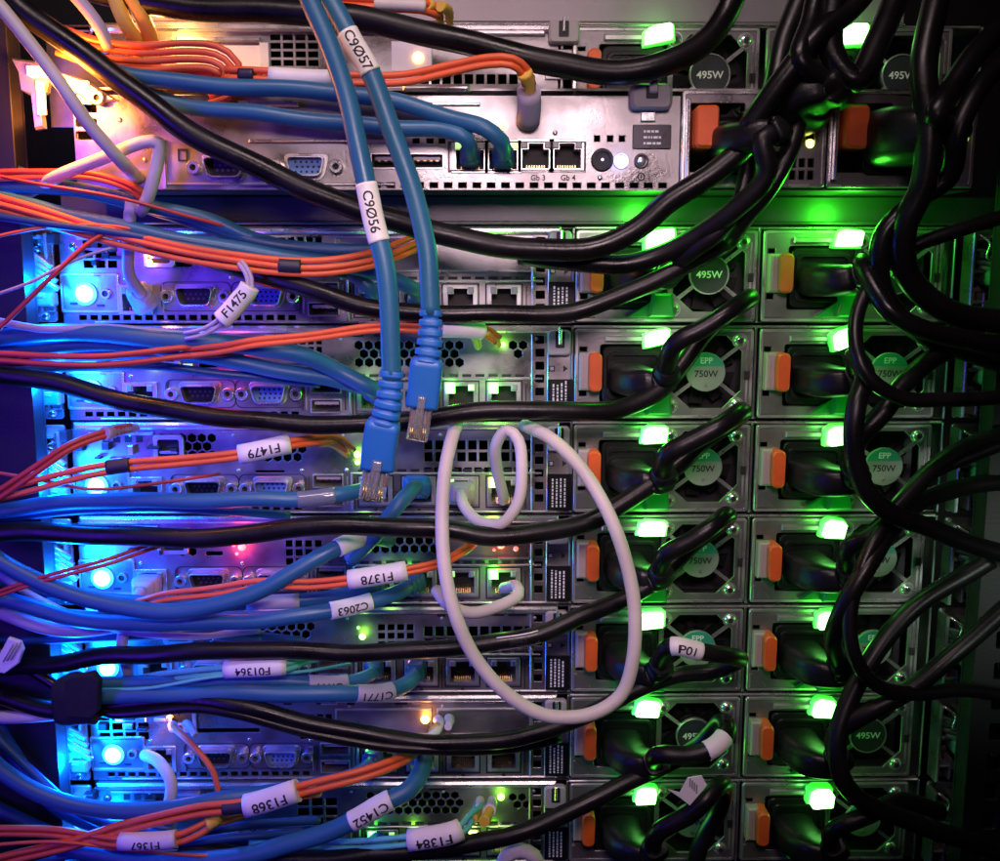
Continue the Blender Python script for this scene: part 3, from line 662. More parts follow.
q.box(*bx(240, 300, 102, 108), DB, DB+4, 'bright_steel', .6); q.box(*bx(403, 470, 85, 92), DB-4, DB+3, 'bright_steel', 1.2)
q.box(*bx(403, 480, 103, 106), DB, DB+2, 'bright_steel', .4); q.ring(rect(*bx(448, 586, 141, 172)), rect(*bx(450, 584, 143, 170)), DB, DB+1, 'dark_steel', .3)
for px_, py_ in ((555, 133), (600, 178), (120, 120), (145, 160)): x, z = ctr(px_, py_); q.dome(x, z, 1.2, DB, .8, 'bright_steel', 12, 3)
q.build('seam_frame', tB)
d_port(tB, *pos['serial'], DB, 'serial'); d_port(tB, *pos['vga'], DB, 'vga'); usb_port(tB, *pos['u1'], DB); usb_port(tB, *pos['u2'], DB)
for n, l in (('n1', ('led_lime_dim', N)), ('n2', (N, 'led_lime_dim')), ('n3', (N, N)), ('n4', (N, N))): net_port(tB, *pos[n], DB, l)
q = MB(); x, z = ctr(504, 125, DB+2); q.dome(x, z, 1.8, DB, 2, 'led_amber', 14); q.build('indicator_light', tB)
x, z = ctr(602, 160); q = MB(); C16 = lambda x, z, r: [(x+r*math.cos(math.pi/12*i), z+r*math.sin(math.pi/12*i)) for i in range(24)]
q.ring(C16(x, z, 4.7), C16(x, z, 3.6), DB-8, DB+1.8, 'black_plastic', .4); q.cyl(x, z, 3.9, DB-1, DB+.7, 'cavity', 24); q.cyl(x, z, .6, DB+.6, DB+1.6, 'bright_steel', 10); q.build('round_socket', tB)
x, z = ctr(621, 161); q = MB(); q.ring(C16(x, z, 3.4), C16(x, z, 2.6), DB, DB+1, 'edge_steel', .2); q.dome(x, z-.3, 2.6, DB, 2.0, 'led_ice', 18); q.build('identify_button', tB)
lamp('identify_light', 'POINT', (x, -DB-7, z), .003, (.15, .3, 1.0), .003)
x, z = ctr(641, 161); q = MB(); q.ring(C16(x, z, 3.1), C16(x, z, 2.3), DB, DB+1.5, 'dark_steel', .3); q.dome(x, z, 2.2, DB, 1.2, 'bright_steel', 18); q.build('push_button', tB)
q = MB(); x, z = ctr(641, 176.5); q.ring(C16(x, z, 1.6), C16(x, z, 1.25), DB, DB+.6, 'ink'); flat_text(q, 'i', x, z, 1.8, DB+.55, 'ink')
for px_, s_ in ((538, 'Gb 3'), (568, 'Gb 4')): x, z = ctr(px_, 178); flat_text(q, s_, x, z, 2.2, DB+.55, 'ink')
x, z = ctr(183, 155); q.ring(rect(x-2, x+2, z-2.5, z+2.5), rect(x-1.4, x+1.4, z-1.9, z+1.9), DB, DB+.6, 'ink'); q.build('port_marking', tB)
q = MB(); x0_, x1_, z0_, z1_ = bx(632, 671, 125, 149); q.prism(rrect(x0_, x1_, z0_, z1_, .6), DB, DB+1.5, 'dark_steel', .3)
rn = random.Random(3)
for j in range(3):
    x = x0_+4.5
    while x < x1_-5: l = rn.uniform(.6, 2); q.box(x, x+l, z1_-3.2-j*2.4, z1_-2.3-j*2.4, DB+1.5, DB+1.56, 'white_ink'); x += l+.45
q.build('service_tag', tB)
q = MB(); x0_, x1_, z0_, z1_ = bx(630, 673, 83, 109, DB+6); q.prism(rrect(x0_, x1_, z0_, z1_, 2.4), DB, DB+7, 'grey_plastic', 1.4); xm = (x0_+x1_)/2
q.prism(rrect(xm-2.4, xm+2.6, z0_+4, z1_-1, .6), DB+6.9, DB+7.2, 'cavity'); q.prism(rrect(xm-1.2, xm+2.2, z0_+6, z1_+3, .6), DB+7, DB+9, 'grey_plastic', .6); q.build('lid_catch', tB)
def psuB(xa, xb_, lx, name_led):
    o = plate_mesh(rrect(xa+.6, xb_-.6, zB0+1.2, zB1-1.4, 1), [rrect(xa+4, xa+27, zB0+7, zB1-6, 1)]+sqgrid(xb_-19, xb_-5, zB0+4, zB0+13, 4, 2, 1)+sqgrid(xb_-19, xb_-5, zB1-22, zB1-8, 3, 3, 1), 1, .25, ['psu_steel'], orgB, DB+1.2)
    p_ = add_mesh_obj('power_supply', o, tB)
    q = MB(); q.ring(rrect(xa+.4, xb_-.4, zB0+1, zB1-1.2, 1.2), rrect(xa+1.7, xb_-1.7, zB0+2.3, zB1-2.5, .8), DB, DB+2.2, 'bright_steel', .4); q.box(xa+2, xa+3.4, zB0+4, zB1-5, DB, DB+6, 'bright_steel', .5); q.build('bay_rim', p_)
    q = MB(); q.prism(rrect(xa+4.6, xa+14, zB1-25.5, zB1-8.5, 1.8), DB-8, DB+12, 'latch_orange', 1.2); q.build('release_latch', p_)
    q = MB(); q.prism(rrect(xa+15, xa+38, zB0+6, zB1-14, 3), DB-6, DB+3, 'black_plastic', .8); q.build('power_inlet', p_)
    q = MB(); x, z = lx; q.dome(x, z, 1.9, DB+1, 1.6, name_led, 14); q.build('status_light', p_)
psuB(xb1, xp1, ctr(809, 144), 'led_yellow'); psuB(xp1, xp2, ctr(963, 139), 'led_lime_dim')
# ---- blank gap plate, upper shelf ------------------------------------------------------
q = MB(); zg1 = zB0-.3; zg0 = zt(-1)+.6
q.box(XL+2, 112, zg0, zg1, -8, 1, 'blank_paint', .5); q.box(XL+2, 112, zg0, zg0+1.6, -4, 4, 'blank_paint', .5); tag(q.build('blanking_panel'), 'dark blank panel in the gap, reflecting green light above the power supplies', 'panel')
q = MB(); z0_ = P(500, 22.5, 2).z; xa, xb_ = P(130, 20, 2).x, P(905, 20, 2).x
q.box(xa, xb_, z0_, z0_+40, -60, 2, 'gap_plate', .8); q.box(xa, xb_, z0_-.9, z0_-.2, -58, 3, 'bright_steel', .3); tag(q.build('cover_plate'), 'plain grey metal cover plate along the very top of the picture', 'panel')
q = MB(); q.box(*fx(832, 843, -6, 14, 6), 3, 7, 'white_plastic_and_glare', .6); tag(q.build('cable_tag'), 'small white tag at the very top, right of the middle', 'tag')
# ---- slide rails -----------------------------------------------------------------------
def rail_parts(seed, right_side=False):
    rn = random.Random(seed); out = []; steel = 'steel' if right_side else 'bright_steel'
    me = plate_mesh(rrect(0, 15, 1, 42, 1), [rrect(3, 8, 30, 36, 1), rrect(3.5, 8, 16, 20, 2), rrect(9.5, 12, 5, 13, 1)], 1.2, .3, [steel], (0, 0, 0), 0)
    out.append(('bracket', me))
    t = MB(); t.box(-.5, 1.2, 2, 41, 0, 9, steel, .5); t.box(13.6, 15, 20, 40, 0, 6, steel, .4); t.box(2, 14, 22.6, 24.4, 0, 7, steel, .6)
    t.box(1.4, 7, 9, 10.4, 0, 8, steel, .5); t.box(6.0, 7.2, 3, 14, 0, 8, steel, .4); t.box(8, 13, 37.6, 39.2, .5, 10, steel, .5); out.append(('flange', t.mesh('flange')))
    lv = 'green_lever' if right_side else 'edge_steel'
    t = MB()
    for i in range(4):
        a0 = Vector((2+i*.6, -3-i*1.2, 33-i*2.6)); b0 = Vector((17+i*1.0, -6-i*.5, 25-i*3.2)) if not right_side else Vector((24, -8, 27-i*2.8))
        t.tube(spline([a0, (a0+b0)/2+Vector((0, -2, 1.2)), b0], 2), 1.25, lv, 8, sq=3)
    if right_side: t.prism(rrect(6, 27, 17, 24, 2), 3, 12, 'green_lever', 1.2); t.prism(rrect(22, 28, 16, 25, 2), 5, 14, 'green_lever', 1.5)
    else: t.prism([(1, 12), (8, 12), (12, 17), (16, 17), (16, 20), (10, 20), (6, 16), (1, 16)], 5, 9, 'bright_steel', .8); t.prism(rrect(9, 17, 8, 14, 1), 2, 7, 'edge_steel', 1)
    out.append(('release_lever', t.mesh('release_lever')))
    t = MB()
    for j in range(9):
        x_ = rn.uniform(0, 22 if right_side else 14); z_ = rn.uniform(2, 38); dd = rn.uniform(2, 9)
        t.box(x_, x_+rn.uniform(1.2, 5), z_, z_+rn.uniform(.8, 5), rn.uniform(-2, 1), dd, rn.choice([steel, 'edge_steel', 'dark_steel', 'green_lever' if right_side else 'bright_steel']), .35)
    t.tube(spline([Vector((2, -7, 40)), Vector((7, -9, 36)), Vector((6, -9, 30)), Vector((11, -6, 28))], 1.5), .7, 'bright_steel', 8)
    if right_side:
        t.prism(rrect(13, 21, 26, 41, 1), -1, 5, 'white_plastic_and_glare' if False else 'steel', .6); t.box(20, 21.2, 2, 40, -2, 9, 'edge_steel', .4)
    out.append(('guide_clip', t.mesh('guide_clip')))
    t = MB(); pts = [Vector((10+1.7*math.cos(a/3), -4-1.7*math.sin(a/3), 26+a*.16)) for a in range(0, 60)]
    t.tube(pts, .45, steel, 6); out.append(('spring', t.mesh('spring')))
    for (sx, sz) in ((5, 27), (10.5, 3.6)):
        t = MB(); t.dome(sx, sz, 2.1, .6, 1.6, 'bright_steel', 14, 4); t.cyl(sx, sz, .9, 1.6, 2.5, 'dark_steel', 6); out.append(('screw', t.mesh('screw')))
    return out
LR, RR = rail_parts(1), rail_parts(2, True)
ordn = ['topmost', 'second', 'third', 'fourth', 'fifth', 'sixth', 'lowest']
def place_rail(parts, x, z, label, group, d=2):
    t = thing('slide_rail', label, 'slide rail', (x, -d, z), group)
    for n, me in parts: o = bpy.data.objects.new(n, me); col.objects.link(o); o.parent = t
for i, k in enumerate(range(-1, 6)):
    place_rail(LR, XL-17.5+ (0 if k < 3 else 1.2), zb(k), f'shiny blue lit slide rail end at the left, {ordn[i]} of seven', 'slide rail ends at the left of the rack')
    place_rail(RR, XR+3.5, zb(k), f'dim slide rail end with a dark green lever at the right, {ordn[i]} of seven', 'slide rail ends at the right of the rack')
# amber lit bracket at the top left
t = thing('rail_bracket', 'bent steel bracket in amber and white glare at the upper left', 'bracket', P(50, 120, 28))
q = MB()
q.prism([XZ(*p, 32) for p in ((12, 58), (42, 62), (50, 76), (47, 92), (40, 96), (44, 128), (36, 130), (31, 96), (20, 90), (18, 70))], 29, 33, 'bright_steel', 1); q.build('bracket_arm', t)
q = MB(); q.prism([XZ(*p, 32) for p in ((60, 72), (86, 80), (100, 90), (116, 100), (92, 104), (78, 94), (62, 92))], 28, 33, 'bright_steel', 1); x, z = XZ(98, 98, 33)
q.ring(C16(x, z, 3), C16(x, z, 1.4), 32.5, 35, 'edge_steel', .4); q.cyl(x, z, 1.4, 32.5, 33.5, 'cavity', 14); q.build('pivot_plate', t)
q = MB(); x, z = XZ(42, 70, 35); q.box(x-6, x+4, z-2, z+1.6, 32.5, 36, 'led_amber', .6); x, z = XZ(72, 84, 35); q.box(x-4, x+6, z-2.4, z+1.4, 32.5, 35.5, 'led_amber', .6); x, z = XZ(40, 96, 35); q.box(x-1.6, x+1.2, z-7, z+6, 32.5, 35, 'led_amber', .5); q.build('amber_glare', t)  # glowing bars stand in for amber glare on the lit metal
# ================================================================== cables
def proj(p):
    v = p-CAM; z = v.dot(fwd); return 500+FPX*v.dot(right)/z, 430.5+FPX*v.dot(down)/z
def mpp(p): return (p-CAM).dot(fwd)/FPX
def near(path, q):
    best = 0; bd = 1e9
    for i, p in enumerate(path):
        x, y = proj(p); dd = (x-q[0])**2+(y-q[1])**2
        if dd < bd: bd = dd; best = i
    return best
def V(q): return q if isinstance(q, Vector) else P(*q)
def wrap_text(mb, path, r, s, size, m, flip):
    """text laid on a sleeve of radius r along path, centred, read from the viewer's side"""
    pts = path[::-1] if flip else path
    fr = tube_frames(pts); cum = [0]
    for i in range(1, len(pts)): cum.append(cum[-1]+(pts[i]-pts[i-1]).length)
    L = cum[-1]; vs, fs = text_geo(s, size); out = []
    wmax = max(v[0] for v in vs)-min(v[0] for v in vs); ws = min(1.0, L*.9/wmax)
    for vx, vy in vs:
        a = min(max(L/2+vx*ws, 0), L-1e-4); i = 0
        while i < len(cum)-2 and cum[i+1] < a: i += 1
        f = (a-cum[i])/(cum[i+1]-cum[i]+1e-9); c = pts[i].lerp(pts[i+1], f)
        T, Nn, B = fr[i]; T2, N2, B2 = fr[i+1]; Nf = (Nn*(1-f)+N2*f).normalized(); Tf = (T*(1-f)+T2*f).normalized()
        Bf = Nf.cross(Tf)
        ang = vy/r; p = c+Nf*((r+.08)*math.cos(ang))+Bf*((r+.08)*math.sin(ang)); out.append((p.x, -p.y, p.z))
    mb.add(out, fs, m)
def cable(name, label, cat, mt, wpx, pts, group=None, n=12, strands=None, parts=(), step=3.0):
    ctrl = [V(q) for q in pts]; path = spline(ctrl, step)
    rw = random.Random(len(path)*31+int(wpx*10)); pa, pb_, pc = rw.uniform(0, 6), rw.uniform(0, 6), rw.uniform(0, 6); cl = 0; amp = min(.9, wpx*.05)
    for i in range(1, len(path)):
        cl += (ctrl[0]-ctrl[0]).length+step; e_ = min(1, min(i, len(path)-1-i)/8)*amp
        path[i] = path[i]+Vector((math.sin(cl/13+pa), math.sin(cl/19+pb_), math.sin(cl/15+pc)+.5*math.sin(cl/6.5+pa)))*e_*.6
    mid = path[len(path)//2]; r = wpx/2*mpp(mid)
    multi = bool(parts)
    if multi: root = thing(name, label, cat, tuple(ctrl[0]), group)
    mb = MB()
    if strands:
        for k, (ox, oz) in enumerate(strands):
            rn = random.Random(k*7+len(path)); ph = rn.uniform(0, 6)
            fr = tube_frames(path); sp = []
            for i, p in enumerate(path):
                T, Nn, B = fr[i]; wob = math.sin(i*.10+ph)*.35*r; sp.append(p+B*(oz*r*2+wob)+Nn*(ox*r*2))
            mb.tube(sp, r, mt, 8)
    else: mb.tube(path, r, mt, n)
    if multi:
        mb.build('jacket', root)
    else:
        o = mb.build(name, None, tuple(ctrl[0])); tag(o, label, cat, group); return o, path, r
    for q in parts:
        kd = q[0]; pb = MB()
        if kd == 'sleeve':                     # ('sleeve', pxA, pxB, width px, text, flip, mat)
            _, a, b_, wq, s, flip, sm_ = q; i, j = sorted((near(path, a), near(path, b_)))
            sub = path[i:j+1] if j-i > 1 else path[max(0, i-1):j+2]
            if len(sub) < 8: sub = spline(sub, .8)
            rr = wq/2*mpp(sub[0])
            pb.tube(sub, rr, sm_, 20)
            if s: wrap_text(pb, sub, rr, s, rr*.9, 'ink', flip)
            pb.build('label_sleeve' if sm_ != 'tape' else 'tape_wrap', root)
        elif kd == 'boots':                    # ('boots', pts, width px, mat) small strain relief or fibre boots
            for bb in q[1]:
                sp = spline([V(x_) for x_ in bb], 1.2); rr = q[2]/2*mpp(sp[0]); rad = [rr*(1.0-.35*i/len(sp))*(1.12 if i % 2 else .96) for i in range(len(sp))]
                pb.tube(sp, rad, q[3], 10)
            pb.build('boot', root)
        elif kd == 'plug':                     # square network plug pushed into a port: from path end
            _, L, wv, hv, pm = q
            sub = []; acc = 0
            for i in range(len(path)-1, 0, -1):
                sub.append(path[i]); acc += (path[i]-path[i-1]).length
                if acc > L: break
            sub = sub[::-1]; sub = spline(sub, .8) if len(sub) > 2 else spline([path[-3], path[-1]], .8)
            nn = len(sub); rad = []
            for i in range(nn):
                f = i/(nn-1); k_ = 1.0 if f > .5 else (.62+.38*f/.5)*(1.08 if (i//2) % 2 else .92)
                rad.append((hv/2*k_, wv/2*k_))
            pb.tube(sub, rad, pm, 16, sq=4.5); pb.build('plug', root)
        elif kd == 'freeplug':                 # loose network plug: ('freeplug', boot pts, body pts, clear pts, boot w, body w, clear w)
            _, bp, dp, cp, bw, dw, cw = q
            sp = spline([V(x_) for x_ in bp], .5); k0 = mpp(sp[0])/2
            rad = [((bw*k0)*(.80+.2*i/len(sp))*(1.0 if (i % 7) < 5 else .66)*.8, (bw*k0)*(.80+.2*i/len(sp))*(1.0 if (i % 7) < 5 else .66)) for i in range(len(sp))]
            pb.tube(sp, rad, 'blue_boot', 20, sq=3.0); pb.build('boot', root)
            pb = MB(); sp = spline([V(x_) for x_ in dp], 1.0); nn = len(sp)
            rad = [(dw*k0*.72*min(1, .8+2*i/nn), dw*k0*min(1, .84+2*i/nn)) for i in range(nn)]
            pb.tube(sp, rad, 'blue_boot', 24, sq=6); pb.build('hood', root)
            pb = MB(); sp = spline([V(x_) for x_ in cp], 1.0); pb.tube(sp, [(cw*k0*.62, cw*k0)]*len(sp), 'clear_plastic', 24, sq=7)
            T = (sp[-1]-sp[0]).normalized(); fr = tube_frames(sp)[1]
            o_ = pb.build('clear_plug', root)
            pb = MB()
            for i, wc in enumerate(('orange_jacket', 'white_plastic_and_glare', 'mint_jacket', 'blue_jacket', 'white_plastic_and_glare', 'green_lever', 'label_paper', 'red_jacket')):
                off = fr[2]*((i-3.5)*cw*k0*.2); pb.tube([sp[0]-T*2+off*.8, sp[0].lerp(sp[-1], .55)+off], .42, wc, 6)
            pb.build('wire', o_)
            pb = MB()
            for i in range(8):
                off = fr[2]*((i-3.5)*cw*k0*.2)
                pb.tube([sp[-1]-T*5+off+fr[1]*(cw*k0*.66), sp[-1]-T*.6+off+fr[1]*(cw*k0*.66)], .28, 'gold', 6)
            pb.build('contact', o_)
            pb = MB(); c0 = sp[-1]-T*1+fr[1]*(cw*k0*.6); c1 = sp[0]-T*4+fr[1]*(dw*k0*.95); pb.tube(spline([c0, (c0+c1)/2+fr[1]*.6, c1], 1), [(.5, cw*k0*.35)]*len(spline([c0, (c0+c1)/2+fr[1]*.6, c1], 1)), 'clear_plastic', 12, sq=5); pb.build('locking_tab', root)
        elif kd == 'flag':
            pb.prism([XZ(*p_, q[2]) for p_ in q[1]], q[2]-.7, q[2], 'label_paper', .25)
            for i in range(4): xa_, za_ = XZ(690+i*2.2, 784+i*2.2, q[2]); pb.box(xa_-.35, xa_+.35, za_-1.4, za_+2.6, q[2], q[2]+.08, 'hub_grey')
            pb.build('label_flag', root)
        elif kd == 'paper':                    # folded paper flag round a cord
            _, a, b_, wq, s, flip = q; i, j = sorted((near(path, a), near(path, b_))); sub = path[i:j+1]
            if len(sub) < 6: sub = spline(path[max(0, i-1):j+2], .8)
            rr = wq/2*mpp(sub[0]); nn = len(sub); pb.tube(sub, [(rr*1.0, rr)]*nn, 'label_paper', 20, sq=2.3)
            if s: wrap_text(pb, sub, rr*1.06, s, rr*.7, 'ink', flip)
            pb.build('label_flag', root)
    return root, path, r
def inlet(k, side): return Vector(((-83.6 if side == 'L' else 1.2)+25, 0, zb(k)+.6+19))
PC = 'black power cords plugged into the power supplies'
def power_cord(label, start, pts, w=19, group=PC, extra=(), lean=(4, 0), plugw=(14, 20)):
    """start = inlet point; the moulded plug stands out from it, then the cord follows pts"""
    base = start.copy(); base.y -= 3
    tip = base+Vector((lean[0], -19, lean[1])); nxt = tip+Vector((8, -6, 1.5))
    root, path, r = cable('power_cord', label, 'power cord', 'black_jacket', w, [nxt]+list(pts), group, n=14, parts=list(extra) or [('none',)])
    sp = spline([base, base+Vector((.5, -9, 0)), tip, nxt, nxt.lerp(V(pts[0]), .35)], 1.2); nn = len(sp); rad = []
    for i in range(nn):
        f = i/(nn-1)
        if f < .42: k_ = (plugw[0]/2*(1-.15*f), plugw[1]/2*(1-.2*f))
        else:
            g = (f-.42)/.58; rr = (plugw[0]/2*.94*(1-g)+r*1.25*g, plugw[1]/2*.90*(1-g)+r*1.25*g)
            rib = .9 if (g > .45 and (i % 4) < 2) else 1.0; k_ = (rr[0]*rib, rr[1]*rib)
        rad.append(k_)
    pb = MB(); pb.tube(sp, rad, 'black_plastic', 24, sq=3.4); pb.build('plug', root)
    return root
# left column cords: plug -> out to the right over the fan -> doubled back and away to the left
power_cord('black power cord from the left supply just under the blank gap, rising right', inlet(-1, 'L'),
    [(690, 252, 44), (722, 226, 50), (742, 196, 48), (752, 150, 44), (768, 110, 46), (790, 60, 44), (820, -20, 40)], w=18)
cable('power_cord', 'black power cord sagging just below the blue bundle, behind both hanging blue cables', 'power cord', 'black_jacket', 19,
    [(-30, 205, 25), (60, 222, 25), (120, 232, 26), (182, 252, 28), (253, 272, 34), (318, 291, 40), (375, 309, 42), (422, 315, 40), (480, 313, 38), (540, 313, 36), (584, 309, 36), (636, 290, 38), (676, 270, 38), (722, 246, 34), (738, 228, 20)], PC)
power_cord('black power cord over the uppermost EPP badge, just below the bright green port lights', inlet(0, 'L'),
    [(676, 343, 44), (702, 328, 46), (730, 309, 46), (746, 299, 40), (748, 301, 30), (734, 311, 24), (708, 332, 22), (684, 364, 25), (660, 390, 30), (625, 405, 34), (590, 411, 38), (500, 411, 42), (440, 416, 42), (380, 423, 42), (300, 425, 42), (260, 422, 42), (208, 415, 42), (130, 402, 42), (52, 383, 42), (-20, 371, 42)], w=19)
power_cord('black power cord over the second EPP badge, running left past two red lights', inlet(1, 'L'),
    [(670, 453, 44), (694, 440, 46), (720, 425, 46), (738, 412, 40), (740, 414, 30), (729, 424, 24), (702, 443, 22), (682, 462, 25), (655, 482, 28), (622, 503, 32), (580, 524, 36), (530, 535, 40), (490, 537, 42), (450, 530, 42), (375, 525, 42), (300, 528, 42), (240, 537, 42), (130, 535, 42), (0, 533, 42), (-30, 533, 42)], w=20)
power_cord('black power cord behind the pale loop, carrying a narrow white tag', inlet(2, 'L'),
    [(667, 552, 44), (690, 540, 46), (712, 526, 46), (726, 515, 40), (728, 517, 30), (716, 527, 24), (696, 542, 22), (674, 564, 25), (650, 585, 28), (615, 603, 32), (584, 615, 36), (532, 636, 40), (490, 644, 40), (464, 647, 40), (370, 652, 40), (240, 651, 40), (160, 653, 40), (100, 656, 38), (50, 666, 36), (-20, 668, 30)], w=18,
    extra=[('paper', (498, 643), (535, 634), 17, '0942', True)])
power_cord('black power cord wrapped in a white tag reading P01', inlet(3, 'L'),
    [(672, 646, 48), (700, 650, 48), (730, 655, 44), (738, 662, 30), (715, 672, 26), (680, 676, 26), (650, 686, 28), (610, 702, 32), (571, 720, 36), (532, 734, 40), (500, 741, 40), (440, 745, 40), (396, 739, 40), (318, 724, 40), (240, 707, 40), (195, 700, 38), (109, 704, 36), (60, 712, 34), (-20, 690, 30)], w=17,
    extra=[('sleeve', (672, 646), (704, 651), 19, 'P01', False, 'label_paper')])
cable('power_cord', 'second black cord running alongside the lowest full length cord under the amber light', 'power cord', 'black_jacket', 11,
    [(-20, 640, 32), (30, 670, 34), (70, 694, 36), (109, 712, 38), (195, 708, 40), (240, 716, 42), (318, 735, 42), (396, 747, 42), (450, 751, 40), (520, 747, 34), (560, 738, 28)], PC)
power_cord('black power cord that loops round on itself with a curled white tag', inlet(4, 'L'),
    [(660, 756, 48), (690, 756, 50), (712, 748, 50), (726, 732, 44), (722, 722, 34), (700, 744, 24), (660, 768, 26), (620, 786, 30), (560, 816, 36), (520, 832, 40), (461, 846, 40), (370, 856, 40), (266, 858, 40), (180, 848, 38)], w=18,
    extra=[('sleeve', (708, 748), (721, 738), 20, '', False, 'label_paper')])
power_cord('black power cord rising beside the bottom green light with a folded white tag', inlet(5, 'L'),
    [(660, 832, 48), (690, 814, 52), (707, 797, 52), (718, 786, 46), (724, 790, 34), (720, 810, 26), (700, 850, 26), (690, 900, 26)], w=18, extra=[('flag', [(668, 790), (680, 793), (688, 778), (702, 776), (707, 786), (690, 806), (681, 799)], 57)])
# cords of the two upper servers
cable('power_cord', 'thick black power cord across the top behind the two blue cables', 'power cord', 'black_jacket', 25,
    [(60, -18, 30), (150, 2, 32), (260, 10, 34), (340, 17, 36), (420, 31, 38), (500, 50, 42), (560, 66, 44), (610, 73, 44), (660, 64, 44), (700, 44, 40), (728, 10, 36), (742, -30, 36)], PC, n=16)
cable('power_cord', 'long thick black cord falling from the top left corner across two servers', 'power cord', 'black_jacket', 23,
    [(-10, -30, 52), (15, 2, 52), (50, 28, 52), (86, 54, 52), (130, 90, 52), (182, 128, 52), (260, 166, 50), (318, 194, 50), (360, 212, 50), (400, 222, 48), (440, 234, 46), (520, 247, 44), (590, 249, 44), (640, 229, 46), (672, 200, 48), (714, 170, 50), (748, 140, 50), (772, 96, 50), (786, 40, 46), (808, -20, 44)], PC, n=16)
power_cord('black power cord from the left supply of the deeper server, curving down', Vector((P(728, 140, DB).x, -DB-2, P(728, 145, DB).z)),
    [(762, 140, 62), (765, 175, 60), (736, 208, 54), (700, 234, 46), (660, 254, 40), (620, 266, 38), (570, 262, 34), (520, 255, 28)], w=20)
power_cord('black power cord with broad plug over the joint between two upper supplies', Vector((P(786, 105, DB).x, -DB-4, P(786, 112, DB).z)),
    [(800, 60, 66), (812, 20, 60), (822, -30, 56)], w=22, lean=(1, 3), plugw=(22, 26))
cable('power_cord', 'black cord dropping from the broad plug toward the gap', 'power cord', 'black_jacket', 17, [(800, 118, 52), (790, 150, 56), (770, 185, 56), (748, 215, 50), (730, 240, 40)], PC)
power_cord('black power cord from the right supply of the deeper server, curving up', Vector((P(890, 140, DB).x, -DB-2, P(890, 140, DB).z)),
    [(935, 118, 66), (950, 90, 62), (975, 55, 58), (1010, 20, 50)], w=24, plugw=(24, 30))
cable('power_cord', 'fat black cord sweeping across the top right corner over the blank gap', 'power cord', 'black_jacket', 24, [(748, 128, 56), (778, 85, 62), (815, 40, 64), (850, 10, 60), (880, -30, 56)], PC, n=14)
cable('power_cord', 'black cord arching down at the top right between the two green specks', 'power cord', 'black_jacket', 26, [(905, -30, 50), (880, 40, 60), (855, 80, 66), (830, 50, 62), (838, -20, 60)], PC, n=14)
cable('power_cord', 'black cord falling straight down at the far top right', 'power cord', 'black_jacket', 26, [(940, -20, 50), (925, 60, 58), (930, 130, 62), (922, 185, 60), (902, 230, 56), (906, 272, 52), (940, 306, 46), (1020, 325, 38)], PC, n=14)
cable('power_cord', 'black cord curling through the top right corner', 'power cord', 'black_jacket', 20, [(1020, 50, 50), (985, 80, 60), (960, 130, 64), (950, 175, 60), (915, 200, 56), (882, 236, 54), (884, 290, 50), (915, 330, 44), (1030, 372, 34)], PC, n=14)
# right column cords
power_cord('black power cord from the right supply just under the blank gap', inlet(-1, 'R'), [(864, 262, 46), (874, 284, 54), (892, 312, 60), (935, 334, 58), (1020, 350, 50)], w=20, plugw=(15, 21))
power_cord('black power cord from the second right hand supply down, rising right', inlet(0, 'R'), [(856, 356, 46), (866, 372, 54), (856, 404, 61), (852, 442, 62), (862, 485, 62), (892, 514, 60), (930, 528, 58), (1000, 553, 52), (1040, 565, 48)], w=20, plugw=(15, 21))
power_cord('black power cord from the third right hand supply down, climbing steeply', inlet(1, 'R'), [(858, 440, 48), (884, 412, 50), (905, 382, 46), (935, 356, 40), (975, 346, 36), (1030, 342, 30)], w=20, plugw=(15, 21))
power_cord('black power cord from the fourth right hand supply down', inlet(2, 'R'), [(850, 548, 46), (878, 530, 50), (902, 500, 46), (930, 470, 40), (970, 446, 36), (1030, 430, 30)], w=18, plugw=(15, 21))
power_cord('black power cord from the fifth right hand supply down', inlet(3, 'R'), [(832, 635, 50), (846, 602, 58), (872, 562, 56), (888, 536, 48), (915, 505, 38), (960, 486, 28), (1030, 480, 22)], w=19, plugw=(15, 21))
power_cord('black power cord from the sixth right hand supply down', inlet(4, 'R'), [(836, 735, 50), (868, 714, 56), (906, 691, 56), (950, 655, 56), (1010, 605, 50)], w=19, plugw=(15, 21))
power_cord('black power cord from the lowest right hand supply, short with green edge light', inlet(5, 'R'), [(836, 832, 50), (868, 816, 52), (895, 800, 46), (940, 812, 34)], w=18, plugw=(15, 21))
cable('power_cord', 'glossy black cord crossing the right edge just above the thick curve', 'power cord', 'black_jacket', 15, [(1010, 215, 50), (950, 232, 52), (890, 262, 50), (856, 318, 54), (862, 368, 62), (900, 396, 62), (950, 400, 58), (1030, 396, 50)], PC, n=14)
cable('power_cord', 'black cord curving down to the right across the fifth right hand fan', 'power cord', 'black_jacket', 15, [(1010, 440, 34), (920, 480, 40), (872, 545, 54), (852, 610, 60), (855, 655, 62), (876, 684, 62), (915, 694, 58), (960, 690, 52), (1030, 700, 48)], PC, n=14)
cable('power_cord', 'black cord bending down over the lowest right hand fan toward the corner', 'power cord', 'black_jacket', 19, [(990, 560, 36), (900, 620, 42), (852, 695, 50), (838, 745, 56), (844, 782, 58), (868, 806, 58), (922, 826, 56), (974, 842, 52), (1030, 868, 48)], PC, n=14)
